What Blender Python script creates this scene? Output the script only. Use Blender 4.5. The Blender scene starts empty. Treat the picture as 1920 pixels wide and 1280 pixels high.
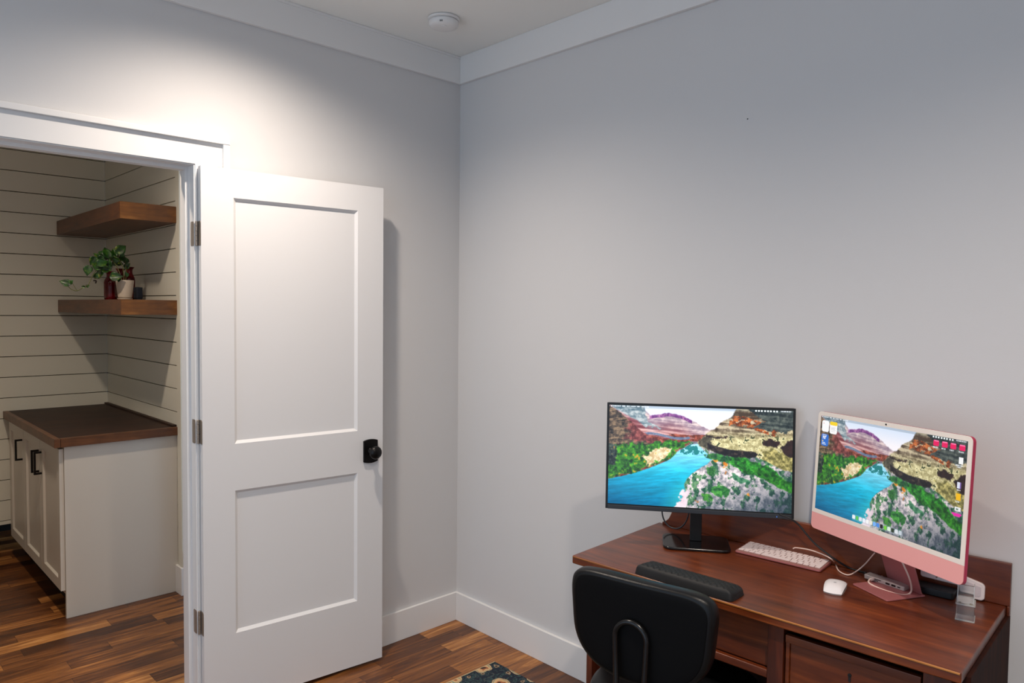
import bpy, bmesh, math, random
import numpy as np
from mathutils import Vector, Matrix

S = bpy.context.scene
C = S.collection
random.seed(7)

# ------------------------------------------------------------------ camera
F_PX = 1371.18
YAW, PITCH, ROLL = .76862, -.04397, .011
CAM = Vector((-2.29887, -2.75512, 1.53903))
cy, sy, cp, sp = math.cos(YAW), math.sin(YAW), math.cos(PITCH), math.sin(PITCH)
fwd = Vector((sy*cp, cy*cp, sp)); r0 = Vector((cy, -sy, 0)); u0 = r0.cross(fwd)
cr, sr = math.cos(ROLL), math.sin(ROLL)
right = r0*cr + u0*sr; up = u0*cr - r0*sr
cam = bpy.data.cameras.new('camera'); co = bpy.data.objects.new('camera', cam); C.objects.link(co)
m = Matrix((( right.x, up.x, -fwd.x, CAM.x), (right.y, up.y, -fwd.y, CAM.y), (right.z, up.z, -fwd.z, CAM.z), (0, 0, 0, 1)))
co.matrix_world = m
cam.sensor_width = 36; cam.lens = F_PX*36/1920; cam.clip_start = .02
S.camera = co

# ------------------------------------------------------------------ light
S.view_settings.view_transform = 'Standard'
S.view_settings.look = 'None'
S.view_settings.gamma = 1
S.view_settings.exposure = 0
W = bpy.data.worlds.new('daylight'); S.world = W; W.use_nodes = True
W.node_tree.nodes['Background'].inputs[0].default_value = (.65, .81, 1.0, 1)
W.node_tree.nodes['Background'].inputs[1].default_value = 1.25

def spot(name, loc, energy, col, deg=128, blend=.45, size=.05, aim=None):
    l = bpy.data.lights.new(name, 'SPOT'); l.energy = energy; l.color = col
    l.spot_size = math.radians(deg); l.spot_blend = blend; l.shadow_soft_size = size
    o = bpy.data.objects.new(name, l); C.objects.link(o); o.location = loc
    if aim is not None:
        o.rotation_euler = (Vector(aim)-Vector(loc)).to_track_quat('-Z', 'Y').to_euler()
    return o
WARM = (1.0, .865, .74)
spot('recessed_lamp', (-1.19, -.60, 2.73), 132, WARM, 149, 1)
spot('recessed_lamp', (-1.45, -2.60, 2.73), 175, WARM, 150, 1)
spot('recessed_lamp', (-1.80, .60, 2.73), 104, (1, .82, .64), 150, .9)

# ------------------------------------------------------------------ helpers
def srgb(r, g, b):
    f = lambda c: (c/255/12.92) if c/255 <= .04045 else ((c/255+.055)/1.055)**2.4
    return (f(r), f(g), f(b), 1)

def link(name, bm, mat=None, parent=None, smooth=False, bevel=0, seg=2, mats=None):
    me = bpy.data.meshes.new(name)
    bmesh.ops.recalc_face_normals(bm, faces=bm.faces)
    bm.to_mesh(me); bm.free()
    o = bpy.data.objects.new(name, me); C.objects.link(o)
    for mm in (mats or [mat]):
        if mm: me.materials.append(mm)
    if smooth:
        me.polygons.foreach_set('use_smooth', [True]*len(me.polygons))
    if parent: o.parent = parent
    if bevel:
        b = o.modifiers.new('bevel', 'BEVEL'); b.width = bevel; b.segments = seg; b.limit_method = 'ANGLE'
        b.angle_limit = math.radians(35); b.harden_normals = False
        me.polygons.foreach_set('use_smooth', [True]*len(me.polygons))
        w = o.modifiers.new('wn', 'WEIGHTED_NORMAL')
    return o

def tag(o, label=None, cat=None, group=None, kind=None):
    if label: o['label'] = label
    if cat: o['category'] = cat
    if group: o['group'] = group
    if kind: o['kind'] = kind
    return o

def empty(name, loc=(0, 0, 0), rz=0, label=None, cat=None, group=None, kind=None):
    o = bpy.data.objects.new(name, None); C.objects.link(o); o.location = loc; o.rotation_euler = (0, 0, rz)
    o.empty_display_size = .05
    return tag(o, label, cat, group, kind)

def box(bm, x0, x1, y0, y1, z0, z1, M=None, mi=0):
    vs = [bm.verts.new((x, y, z)) for x in (x0, x1) for y in (y0, y1) for z in (z0, z1)]
    if M is not None:
        for v in vs: v.co = M @ v.co
    fs = []
    for q in ((0, 1, 3, 2), (4, 6, 7, 5), (0, 4, 5, 1), (2, 3, 7, 6), (0, 2, 6, 4), (1, 5, 7, 3)):
        f = bm.faces.new([vs[i] for i in q]); f.material_index = mi; fs.append(f)
    return fs

def B(*a, **k):
    bm = bmesh.new(); box(bm, *a, **k); return bm

def prism(bm, pts, y0, y1, axis='y', M=None):
    """extrude closed outline pts (a,b) from y0 to y1 along an axis"""
    def mk(a, b, t):
        p = {'y': (a, t, b), 'x': (t, a, b), 'z': (a, b, t)}[axis]
        p = Vector(p)
        return M @ p if M is not None else p
    A = [bm.verts.new(mk(a, b, y0)) for a, b in pts]; D = [bm.verts.new(mk(a, b, y1)) for a, b in pts]
    bm.faces.new(A); bm.faces.new(D[::-1])
    n = len(pts)
    for i in range(n): bm.faces.new((A[i], A[(i+1) % n], D[(i+1) % n], D[i]))
    return bm

def rrect(w, h, r, n=6, cx=0, cy=0):
    out = []
    for (sx, sy, a0) in ((1, 1, 0), (-1, 1, 90), (-1, -1, 180), (1, -1, 270)):
        rr = r if not isinstance(r, (list, tuple)) else r[[0, 90, 180, 270].index(a0)]
        for k in range(n+1):
            a = math.radians(a0+90*k/n)
            out.append((cx+sx*(w/2-rr)+rr*math.cos(a), cy+sy*(h/2-rr)+rr*math.sin(a)))
    return out

def smooth_path(pts, n=8):
    P = [Vector(p) for p in pts]; out = []
    for i in range(len(P)-1):
        a = P[i-1] if i else P[i]*2-P[i+1]; b, c = P[i], P[i+1]; d = P[i+2] if i+2 < len(P) else c*2-b
        for k in range(n):
            t = k/n
            out.append(.5*((2*b)+(c-a)*t+(2*a-5*b+4*c-d)*t*t+(3*b-a-3*c+d)*t**3))
    out.append(P[-1]); return out

def tube(bm, path, r, n=8, closed=False):
    rings = []; prev = None
    for i, p in enumerate(path):
        q = path[min(i+1, len(path)-1)]-path[max(i-1, 0)]
        if q.length < 1e-9: q = Vector((0, 0, 1))
        q.normalize()
        if prev is None: a = q.orthogonal().normalized()
        else:
            a = prev-q*prev.dot(q)
            a = a.normalized() if a.length > 1e-6 else q.orthogonal().normalized()
        prev = a; b = q.cross(a)
        rr = r(i/(len(path)-1)) if callable(r) else r
        rings.append([bm.verts.new(p+(a*math.cos(2*math.pi*k/n)+b*math.sin(2*math.pi*k/n))*rr) for k in range(n)])
    for i in range(len(rings)-1):
        for k in range(n): bm.faces.new((rings[i][k], rings[i][(k+1) % n], rings[i+1][(k+1) % n], rings[i+1][k]))
    bm.faces.new(rings[0]); bm.faces.new(rings[-1][::-1])
    return bm

def lathe(bm, prof, n=32, M=None, lobes=None):
    """prof: list of (r,z)."""
    rings = []
    for (r, z) in prof:
        ring = []
        for k in range(n):
            a = 2*math.pi*k/n; rr = r*(1+(lobes[1]*math.cos(lobes[0]*a) if lobes else 0))
            p = Vector((rr*math.cos(a), rr*math.sin(a), z)); ring.append(bm.verts.new(M @ p if M is not None else p))
        rings.append(ring)
    for i in range(len(rings)-1):
        for k in range(n): bm.faces.new((rings[i][k], rings[i][(k+1) % n], rings[i+1][(k+1) % n], rings[i+1][k]))
    bm.faces.new(rings[0][::-1]); bm.faces.new(rings[-1])
    return bm

# ------------------------------------------------------------------ materials
def newmat(name):
    m = bpy.data.materials.new(name); m.use_nodes = True
    nt = m.node_tree; return m, nt, nt.nodes['Principled BSDF']

def plain(name, col, rough=.5, metal=0, bump=0, bscale=200, spec=None, coat=0):
    m, nt, p = newmat(name); p.inputs['Base Color'].default_value = col; p.inputs['Roughness'].default_value = rough
    p.inputs['Metallic'].default_value = metal
    if spec is not None: p.inputs['Specular IOR Level'].default_value = spec
    if coat: p.inputs['Coat Weight'].default_value = coat; p.inputs['Coat Roughness'].default_value = .1
    tc = nt.nodes.new('ShaderNodeTexCoord'); n = nt.nodes.new('ShaderNodeTexNoise'); n.inputs['Scale'].default_value = bscale
    nt.links.new(tc.outputs['Object'], n.inputs['Vector'])
    rr = nt.nodes.new('ShaderNodeMapRange'); rr.inputs[3].default_value = max(0, rough-.05); rr.inputs[4].default_value = min(1, rough+.05)
    nt.links.new(n.outputs[0], rr.inputs[0]); nt.links.new(rr.outputs[0], p.inputs['Roughness'])
    if bump:
        b = nt.nodes.new('ShaderNodeBump'); b.inputs['Strength'].default_value = bump; b.inputs['Distance'].default_value = .001
        nt.links.new(n.outputs[0], b.inputs['Height']); nt.links.new(b.outputs[0], p.inputs['Normal'])
    return m

def wood(name, cols, axis='x', scale=1.0, rough=.4, stretch=14, coat=0, knots=True):
    m, nt, p = newmat(name); N = nt.nodes; L = nt.links
    tc = N.new('ShaderNodeTexCoord'); mp = N.new('ShaderNodeMapping')
    sc = [stretch*scale]*3; sc['xyz'.index(axis)] = scale*.9
    mp.inputs['Scale'].default_value = sc; L.new(tc.outputs['Object'], mp.inputs['Vector'])
    n1 = N.new('ShaderNodeTexNoise'); n1.inputs['Scale'].default_value = 1.2; n1.inputs['Detail'].default_value = 8
    n1.inputs['Roughness'].default_value = .62; n1.inputs['Distortion'].default_value = 1.2
    L.new(mp.outputs[0], n1.inputs['Vector'])
    n2 = N.new('ShaderNodeTexNoise'); n2.inputs['Scale'].default_value = 6; n2.inputs['Detail'].default_value = 4
    L.new(mp.outputs[0], n2.inputs['Vector'])
    n3 = N.new('ShaderNodeTexNoise'); n3.inputs['Scale'].default_value = 5*scale; L.new(tc.outputs['Object'], n3.inputs['Vector'])
    a = N.new('ShaderNodeMix'); a.inputs[0].default_value = .3; L.new(n1.outputs[0], a.inputs[2]); L.new(n2.outputs[0], a.inputs[3])
    b = N.new('ShaderNodeMix'); b.inputs[0].default_value = .22; L.new(a.outputs[0], b.inputs[2]); L.new(n3.outputs[0], b.inputs[3])
    cr = N.new('ShaderNodeValToRGB'); L.new(b.outputs[0], cr.inputs[0])
    e = cr.color_ramp.elements; e[0].position = .34; e[0].color = cols[0]; e[1].position = .66; e[1].color = cols[-1]
    for i, cc in enumerate(cols[1:-1]):
        x = e.new(.34+.32*(i+1)/(len(cols)-1)); x.color = cc
    L.new(cr.outputs[0], p.inputs['Base Color']); p.inputs['Roughness'].default_value = rough
    bp = N.new('ShaderNodeBump'); bp.inputs['Strength'].default_value = .15; bp.inputs['Distance'].default_value = .001
    L.new(n2.outputs[0], bp.inputs['Height']); L.new(bp.outputs[0], p.inputs['Normal'])
    if coat: p.inputs['Coat Weight'].default_value = coat; p.inputs['Coat Roughness'].default_value = .2
    return m

def paint(name, col, rough=.6, bump=.12, bscale=260):
    return plain(name, col, rough, 0, bump, bscale, spec=.3)

M_WALL = paint('wall_paint_grey', srgb(210, 209, 209), .75, .15)
M_CEIL = paint('ceiling_paint', srgb(240, 240, 236), .85, .1)
M_TRIM = paint('trim_paint', srgb(228, 227, 226), .42, .03)
M_DOOR = paint('door_paint', srgb(222, 221, 221), .45, .03)
M_SHIP = paint('shiplap_paint', srgb(220, 218, 206), .55, .05)
M_GAP = plain('dark_gap', srgb(60, 50, 42), .9)
M_CAB = paint('cabinet_paint', srgb(212, 206, 196), .4, .03)
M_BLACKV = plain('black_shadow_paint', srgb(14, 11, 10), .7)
M_BRONZE = plain('dark_bronze', srgb(24, 22, 22), .33, .6)
M_NICKEL = plain('aged_nickel', srgb(150, 138, 126), .35, .55)
M_BLKPL = plain('black_plastic', srgb(14, 15, 17), .42)
M_GLOSS = plain('gloss_black', srgb(9, 9, 11), .12)
M_GREYPL = plain('dark_grey_plastic', srgb(48, 52, 58), .45)
M_NAVY = plain('dark_navy_plastic', srgb(20, 23, 31), .55, spec=.2)
M_SILVER = plain('silver_aluminium', srgb(182, 172, 168), .4, .35)
M_WHITE = plain('white_plastic', srgb(226, 214, 212), .35)
M_CABLEW = plain('white_cable', srgb(222, 196, 184), .45)
M_CABLEB = plain('black_cable', srgb(22, 22, 24), .5)
M_PINK = plain('pink_chin', srgb(238, 168, 164), .4)
M_PINKD = plain('deep_pink_aluminium', srgb(186, 52, 84), .35, .3)
M_PINKS = plain('rose_aluminium', srgb(176, 106, 106), .42, .3)
M_KEY = plain('white_keycap', srgb(234, 218, 216), .5)
M_CHAIR = plain('black_vinyl', srgb(12, 13, 15), .36, 0, .3, 500, spec=.28)
M_CHAIRS = plain('black_shell', srgb(6, 6, 7), .6, spec=.12)
M_POT = plain('cream_ceramic', srgb(196, 182, 166), .5)
M_SOIL = plain('dark_soil', srgb(30, 20, 14), .95, 0, .6, 90)
M_STEM = plain('vine_stem', srgb(92, 96, 44), .6)

def redglass():
    m, nt, p = newmat('ruby_glass'); p.inputs['Base Color'].default_value = srgb(120, 10, 22)
    p.inputs['Roughness'].default_value = .06; p.inputs['Transmission Weight'].default_value = .55; p.inputs['IOR'].default_value = 1.45
    n = nt.nodes.new('ShaderNodeTexNoise'); n.inputs['Scale'].default_value = 30
    rr = nt.nodes.new('ShaderNodeMapRange'); rr.inputs[3].default_value = .04; rr.inputs[4].default_value = .1
    nt.links.new(n.outputs[0], rr.inputs[0]); nt.links.new(rr.outputs[0], p.inputs['Roughness'])
    return m
M_RED = redglass()
def acrylic():
    m, nt, p = newmat('clear_acrylic'); p.inputs['Base Color'].default_value = (.88, .9, .88, 1)
    p.inputs['Roughness'].default_value = .08; p.inputs['Transmission Weight'].default_value = .93; p.inputs['IOR'].default_value = 1.2
    n = nt.nodes.new('ShaderNodeTexNoise'); n.inputs['Scale'].default_value = 40
    rr = nt.nodes.new('ShaderNodeMapRange'); rr.inputs[3].default_value = .04; rr.inputs[4].default_value = .14
    nt.links.new(n.outputs[0], rr.inputs[0]); nt.links.new(rr.outputs[0], p.inputs['Roughness'])
    return m
M_ACR = acrylic()
M_FROST = acrylic(); M_FROST.name = 'frosted_acrylic'
M_FROST.node_tree.nodes['Principled BSDF'].inputs['Transmission Weight'].default_value = .6
M_FROST.node_tree.nodes['Principled BSDF'].inputs['IOR'].default_value = 1.45

M_DESK = wood('desk_wood', [srgb(56, 22, 8), srgb(88, 37, 14), srgb(108, 49, 19), srgb(138, 68, 29)], 'x', 1.6, .33, 9, coat=.25)
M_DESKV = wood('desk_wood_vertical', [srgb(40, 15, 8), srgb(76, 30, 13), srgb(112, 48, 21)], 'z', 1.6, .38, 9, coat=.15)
M_DESK_SHADE = wood('desk_wood_shaded', [srgb(24, 9, 6), srgb(44, 17, 9), srgb(62, 26, 13)], 'z', 1.6, .75, 9)  # darker copy of the desk wood; shade on end and rear panels painted in
M_DESK_SHADE.node_tree.nodes['Principled BSDF'].inputs['Specular IOR Level'].default_value = .15
M_EDGE = wood('desk_worn_highlight', [srgb(92, 46, 19), srgb(170, 106, 46), srgb(196, 136, 70)], 'x', 2, .4, 9)  # lighter wood: edge wear with a highlight painted in, also on the pulls
M_SHELF = wood('walnut_shelf', [srgb(66, 38, 24), srgb(96, 58, 36), srgb(120, 76, 46)], 'y', 2.2, .4, 7)
M_SHELFX = wood('walnut_shelf_end', [srgb(74, 42, 16), srgb(114, 70, 27), srgb(146, 96, 42)], 'x', 2.2, .4, 7)
M_CTOP = wood('dark_walnut_top', [srgb(26, 14, 9), srgb(44, 25, 15), srgb(62, 36, 22)], 'x', 1.6, .62, 6)
M_CTOPE = wood('walnut_top_edge', [srgb(66, 38, 20), srgb(96, 58, 30), srgb(122, 76, 42)], 'x', 2.2, .4, 7)

def floor_mat():
    m, nt, p = newmat('hardwood_floor'); N = nt.nodes; L = nt.links
    def math_(op, a, b=None):
        n = N.new('ShaderNodeMath'); n.operation = op
        for i, v in enumerate((a, b)):
            if v is None: continue
            if isinstance(v, (int, float)): n.inputs[i].default_value = v
            else: L.new(v, n.inputs[i])
        return n.outputs[0]
    tc = N.new('ShaderNodeTexCoord'); sx = N.new('ShaderNodeSeparateXYZ'); L.new(tc.outputs['Object'], sx.inputs[0])
    X, Y = sx.outputs[0], sx.outputs[1]
    PW = .088
    yr = math_('DIVIDE', Y, PW); row = math_('FLOOR', yr); fy = math_('FRACT', yr)
    wn = N.new('ShaderNodeTexWhiteNoise'); wn.noise_dimensions = '1D'; L.new(row, wn.inputs['W'])
    ln = math_('ADD', math_('MULTIPLY', wn.outputs['Value'], .35), .42)
    xo = math_('ADD', X, math_('MULTIPLY', wn.outputs['Value'], 7.3))
    xr = math_('DIVIDE', xo, ln); col = math_('FLOOR', xr); fx = math_('FRACT', xr)
    cb = N.new('ShaderNodeCombineXYZ'); L.new(row, cb.inputs[0]); L.new(col, cb.inputs[1])
    w2 = N.new('ShaderNodeTexWhiteNoise'); w2.noise_dimensions = '2D'; L.new(cb.outputs[0], w2.inputs['Vector'])
    rnd = w2.outputs['Value']
    # grain
    cv = N.new('ShaderNodeCombineXYZ'); L.new(math_('MULTIPLY', X, 2.2), cv.inputs[0]); L.new(math_('MULTIPLY', Y, 26), cv.inputs[1]); L.new(math_('MULTIPLY', rnd, 30), cv.inputs[2])
    n1 = N.new('ShaderNodeTexNoise'); n1.inputs['Scale'].default_value = 1; n1.inputs['Detail'].default_value = 7; n1.inputs['Distortion'].default_value = 1.6
    n1.inputs['Roughness'].default_value = .6; L.new(cv.outputs[0], n1.inputs['Vector'])
    v = math_('ADD', math_('MULTIPLY', n1.outputs[0], .95), math_('SUBTRACT', math_('MULTIPLY', rnd, .42), .21))
    cr = N.new('ShaderNodeValToRGB'); L.new(v, cr.inputs[0]); e = cr.color_ramp.elements
    e[0].position = .25; e[0].color = srgb(64, 35, 18); e[1].position = .8; e[1].color = srgb(194, 138, 80)
    for pos, cc in ((.42, srgb(98, 57, 28)), (.56, srgb(132, 82, 41)), (.68, srgb(162, 106, 54))):
        q = e.new(pos); q.color = cc
    # seams
    dy = math_('MULTIPLY', math_('MINIMUM', fy, math_('SUBTRACT', 1, fy)), PW)
    dx = math_('MULTIPLY', math_('MINIMUM', fx, math_('SUBTRACT', 1, fx)), ln)
    d = math_('MINIMUM', dy, dx)
    mr = N.new('ShaderNodeMapRange'); mr.inputs[1].default_value = .0004; mr.inputs[2].default_value = .0016; mr.inputs[3].default_value = .35; mr.inputs[4].default_value = 1
    L.new(d, mr.inputs[0])
    mx = N.new('ShaderNodeMix'); mx.data_type = 'RGBA'; mx.blend_type = 'MULTIPLY'; mx.inputs[0].default_value = 1
    L.new(cr.outputs[0], mx.inputs[6]); L.new(mr.outputs[0], mx.inputs[7])
    L.new(mx.outputs[2], p.inputs['Base Color'])
    rg = N.new('ShaderNodeMapRange'); rg.inputs[3].default_value = .3; rg.inputs[4].default_value = .46; L.new(n1.outputs[0], rg.inputs[0]); L.new(rg.outputs[0], p.inputs['Roughness'])
    bp = N.new('ShaderNodeBump'); bp.inputs['Strength'].default_value = .25; bp.inputs['Distance'].default_value = .001
    L.new(mr.outputs[0], bp.inputs['Height']); L.new(bp.outputs[0], p.inputs['Normal'])
    return m
M_FLOOR = floor_mat()

def rug_mat():
    m, nt, p = newmat('floral_rug'); N = nt.nodes; L = nt.links
    tc = N.new('ShaderNodeTexCoord')
    nz = N.new('ShaderNodeTexNoise'); nz.inputs['Scale'].default_value = 22; L.new(tc.outputs['Object'], nz.inputs['Vector'])
    ad = N.new('ShaderNodeMix'); ad.data_type = 'VECTOR'; ad.inputs[0].default_value = .045
    L.new(tc.outputs['Object'], ad.inputs[4]); L.new(nz.outputs['Color'], ad.inputs[5])
    base = N.new('ShaderNodeTexNoise'); base.inputs['Scale'].default_value = 30; base.inputs['Detail'].default_value = 3; base.inputs['Distortion'].default_value = 2.5
    L.new(tc.outputs['Object'], base.inputs['Vector'])
    c1 = N.new('ShaderNodeValToRGB'); c1.color_ramp.interpolation = 'CONSTANT'; L.new(base.outputs[0], c1.inputs[0])
    e = c1.color_ramp.elements; e[0].color = srgb(18, 28, 44); e[1].position = .54; e[1].color = srgb(66, 104, 98)
    q = e.new(.57); q.color = srgb(28, 44, 56); q = e.new(.64); q.color = srgb(120, 96, 72); q = e.new(.655); q.color = srgb(40, 66, 74)
    def flowers(scale, r1, cream, last, seed):
        mp = N.new('ShaderNodeMapping'); mp.inputs['Location'].default_value = (seed, seed*.7, 0); L.new(ad.outputs[1], mp.inputs[0])
        vo = N.new('ShaderNodeTexVoronoi'); vo.inputs['Scale'].default_value = scale; vo.inputs['Randomness'].default_value = .55; vo.voronoi_dimensions = '2D'
        L.new(mp.outputs[0], vo.inputs['Vector'])
        cr = N.new('ShaderNodeValToRGB'); cr.color_ramp.interpolation = 'CONSTANT'; L.new(vo.outputs['Distance'], cr.inputs[0])
        ee = cr.color_ramp.elements; ee[0].color = srgb(22, 34, 40); ee[1].position = .07; ee[1].color = srgb(160, 96, 60)
        for pos, cc in ((.12, srgb(*cream)), (r1-.06, srgb(110, 140, 124)), (r1-.03, srgb(*cream)), (r1, srgb(24, 40, 52))):
            z = ee.new(pos); z.color = cc
        mk = N.new('ShaderNodeMath'); mk.operation = 'LESS_THAN'; mk.inputs[1].default_value = r1+.02; L.new(vo.outputs['Distance'], mk.inputs[0])
        mx = N.new('ShaderNodeMix'); mx.data_type = 'RGBA'; L.new(mk.outputs[0], mx.inputs[0]); L.new(last, mx.inputs[6]); L.new(cr.outputs[0], mx.inputs[7])
        return mx.outputs[2]
    o1 = flowers(15, .15, (176, 136, 98), c1.outputs[0], 3.1)
    o2 = flowers(8.5, .27, (206, 168, 122), o1, 0.35)
    L.new(o2, p.inputs['Base Color']); p.inputs['Roughness'].default_value = .95
    b = N.new('ShaderNodeBump'); n4 = N.new('ShaderNodeTexNoise'); n4.inputs['Scale'].default_value = 900; L.new(tc.outputs['Object'], n4.inputs['Vector'])
    b.inputs['Strength'].default_value = .5; b.inputs['Distance'].default_value = .002; L.new(n4.outputs[0], b.inputs['Height']); L.new(b.outputs[0], p.inputs['Normal'])
    return m
M_RUG = rug_mat()

def leaf_mat():
    m, nt, p = newmat('pothos_leaf'); N = nt.nodes; L = nt.links
    tc = N.new('ShaderNodeTexCoord'); n = N.new('ShaderNodeTexNoise'); n.inputs['Scale'].default_value = 45; L.new(tc.outputs['Object'], n.inputs['Vector'])
    cr = N.new('ShaderNodeValToRGB'); e = cr.color_ramp.elements; e[0].position = .4; e[0].color = srgb(16, 46, 12); e[1].position = .72; e[1].color = srgb(118, 130, 42)
    q = e.new(.58); q.color = srgb(36, 80, 20)
    L.new(n.outputs[0], cr.inputs[0]); L.new(cr.outputs[0], p.inputs['Base Color']); p.inputs['Roughness'].default_value = .4
    return m
M_LEAF = leaf_mat()

# ------------------------------------------------------------------ the room
H = 2.742
def struct(name, bm, mat, bevel=0, label=None):
    o = link(name, bm, mat, bevel=bevel); o['kind'] = 'structure'
    if label: o['label'] = label
    return o
struct('floor', B(-3.6, .12, -4.2, 3.3, -.1, 0), M_FLOOR)
struct('ceiling', B(-3.6, .12, -4.2, 3.3, H, H+.1), M_CEIL)
JX0, JX1, JZ = -2.045, -1.265, 2.055          # door opening in the left wall
bm = bmesh.new()
box(bm, -3.6, JX0, 0, .12, 0, H); box(bm, JX1, .12, 0, .12, 0, H); box(bm, JX0, JX1, 0, .12, JZ, H)
struct('wall_left', bm, M_WALL)
struct('wall_front', B(-3.6, .12, -4.32, -4.2, 0, H), M_WALL)
struct('wall_hall_blocker', B(-3.72, -3.6, .0, 3.3, 0, H), M_SHIP)  # unseen wall added to keep ambient light from flooding the hall
struct('wall_right', B(0, .12, -4.2, 0, 0, H), M_WALL)

# crown boards with a small square bead at the ceiling, and baseboards
CB = 2.6136
bm = bmesh.new(); box(bm, -3.6, 0, -.018, 0, CB, H); box(bm, -3.6, 0, -.022, 0, H-.012, H)
struct('trim_1', bm, M_TRIM, .002)
bm = bmesh.new(); box(bm, -.018, 0, -4.2, -.018, CB, H)
struct('trim_2', bm, M_TRIM, .002)
struct('baseboard_left', B(-1.138, 0, -.015, 0, 0, .1384), M_TRIM, .002)
struct('baseboard_right', B(-.015, 0, -4.2, -.015, 0, .1384), M_TRIM, .002)

# door casing, jamb and stop
bm = bmesh.new()
box(bm, JX0-.10, JX1+.10, -.016, 0, JZ, 2.14)
box(bm, JX1, JX1+.10, -.016, 0, 0, JZ); box(bm, JX0-.10, JX0, -.016, 0, 0, JZ)
struct('trim_3', bm, M_TRIM, .0012)
bm = bmesh.new()
box(bm, JX0-.122, JX1+.124, -.031, 0, 2.14, 2.16); box(bm, JX1+.10, JX1+.124, -.029, 0, 0, 2.14); box(bm, JX0-.122, JX0-.10, -.029, 0, 0, 2.14)
struct('trim_4', bm, M_TRIM, .0012)
bm = bmesh.new(); t = .004
box(bm, JX1-t, JX1, -.012, .125, 0, JZ); box(bm, JX0, JX0+t, -.012, .125, 0, JZ); box(bm, JX0, JX1, -.012, .125, JZ-t, JZ)
box(bm, JX1-.016, JX1, .04, .078, 0, JZ-t); box(bm, JX0, JX0+.016, .04, .078, 0, JZ-t); box(bm, JX0+.016, JX1-.016, .04, .078, JZ-.016, JZ)
struct('trim_5', bm, M_TRIM, .001)
bm = bmesh.new()
box(bm, JX0-.09, JX1+.09, .12, .136, JZ, JZ+.09); box(bm, JX1, JX1+.09, .12, .136, 0, JZ); box(bm, JX0-.09, JX0, .12, .136, 0, JZ)
struct('trim_6', bm, M_TRIM, .001)

# hall: shiplap walls
PZ, PP = .970, .1245
def ship(name, axis, pos, a0, a1, zmin, zmax, sgn, thick=.014):
    bm = bmesh.new(); k = -8
    if axis == 'y': box(bm, a0, a1, pos+thick, pos+.12, zmin, zmax, mi=1)
    else: box(bm, pos+thick, pos+.12, a0, a1, zmin, zmax, mi=1)
    while True:
        z0 = PZ+k*PP+.0022; z1 = z0+PP-.0044; k += 1
        if z0 > zmax: break
        z0c, z1c = max(z0, zmin), min(z1, zmax)
        if z1c-z0c < .004: continue
        if axis == 'y': box(bm, a0, a1, pos, pos+thick, z0c, z1c)
        else: box(bm, pos, pos+thick, a0, a1, z0c, z1c)
    o = link(name, bm, mats=[M_SHIP, M_GAP], bevel=.0008, seg=1); o['kind'] = 'structure'; return o
YB = 2.53; XS = -.88
ship('wall_back', 'y', YB, -3.6, XS, .2, H, 1)
ship('wall_side', 'x', XS, 1.262, YB, 0, H, 1)
struct('wall_end', B(XS+.003, .12, 1.211, 1.262, 0, H), M_SHIP)
struct('wall_far', B(-3.6, .12, 3.15, 3.3, 0, H), M_BLACKV)
struct('trim_7', B(XS-.006, XS+.003, 1.211, 1.265, .15, H), M_SHIP, .001)
struct('baseboard_end', B(XS-.016, XS+.003, 1.196, 1.2835, 0, .148), M_TRIM, .002)
struct('trim_8', B(XS+.0035, -.5, 1.196, 1.2105, 0, .236), M_TRIM, .002)

# ------------------------------------------------------------------ door leaf
ANG = .0893; DW = .744; DZ0, DZ1 = .0147, 2.0467; TH = .030
door = empty('door_1', (-1.2596, -.0519, 0), -ANG, label='white two-panel interior door, open against the grey wall with a dark bronze knob', cat='door', kind='structure')
def panel_leaf():
    bm = bmesh.new()
    us = [0, .1163, .6250, DW]; zs = [DZ0, .2935, .8425, 1.0206, 1.9412, DZ1]
    def V(u, y, z): return bm.verts.new((u, y, z))
    for side, y, s in ((0, 0, 1), (1, TH, -1)):
        for i in range(3):
            for j in range(5):
                a, b, c_, d = us[i], us[i+1], zs[j], zs[j+1]
                if i == 1 and j in (1, 3):
                    k = .011; yy = y+s*.010; a2, b2, c2, d2 = a+k, b-k, c_+k, d-k
                    O = [V(a, y, c_), V(b, y, c_), V(b, y, d), V(a, y, d)]; I = [V(a2, yy, c2), V(b2, yy, c2), V(b2, yy, d2), V(a2, yy, d2)]
                    for q in range(4): bm.faces.new((O[q], O[(q+1) % 4], I[(q+1) % 4], I[q]))
                    bm.faces.new(I)
                else:
                    bm.faces.new((V(a, y, c_), V(b, y, c_), V(b, y, d), V(a, y, d)))
    for q in (((0, 0, DZ0), (0, TH, DZ0), (0, TH, DZ1), (0, 0, DZ1)), ((DW, 0, DZ0), (DW, TH, DZ0), (DW, TH, DZ1), (DW, 0, DZ1)),
              ((0, 0, DZ0), (DW, 0, DZ0), (DW, TH, DZ0), (0, TH, DZ0)), ((0, 0, DZ1), (DW, 0, DZ1), (DW, TH, DZ1), (0, TH, DZ1))):
        bm.faces.new([V(*p) for p in q])
    bmesh.ops.remove_doubles(bm, verts=bm.verts, dist=1e-5)
    return bm
link('door_leaf', panel_leaf(), M_DOOR, door)
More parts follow.
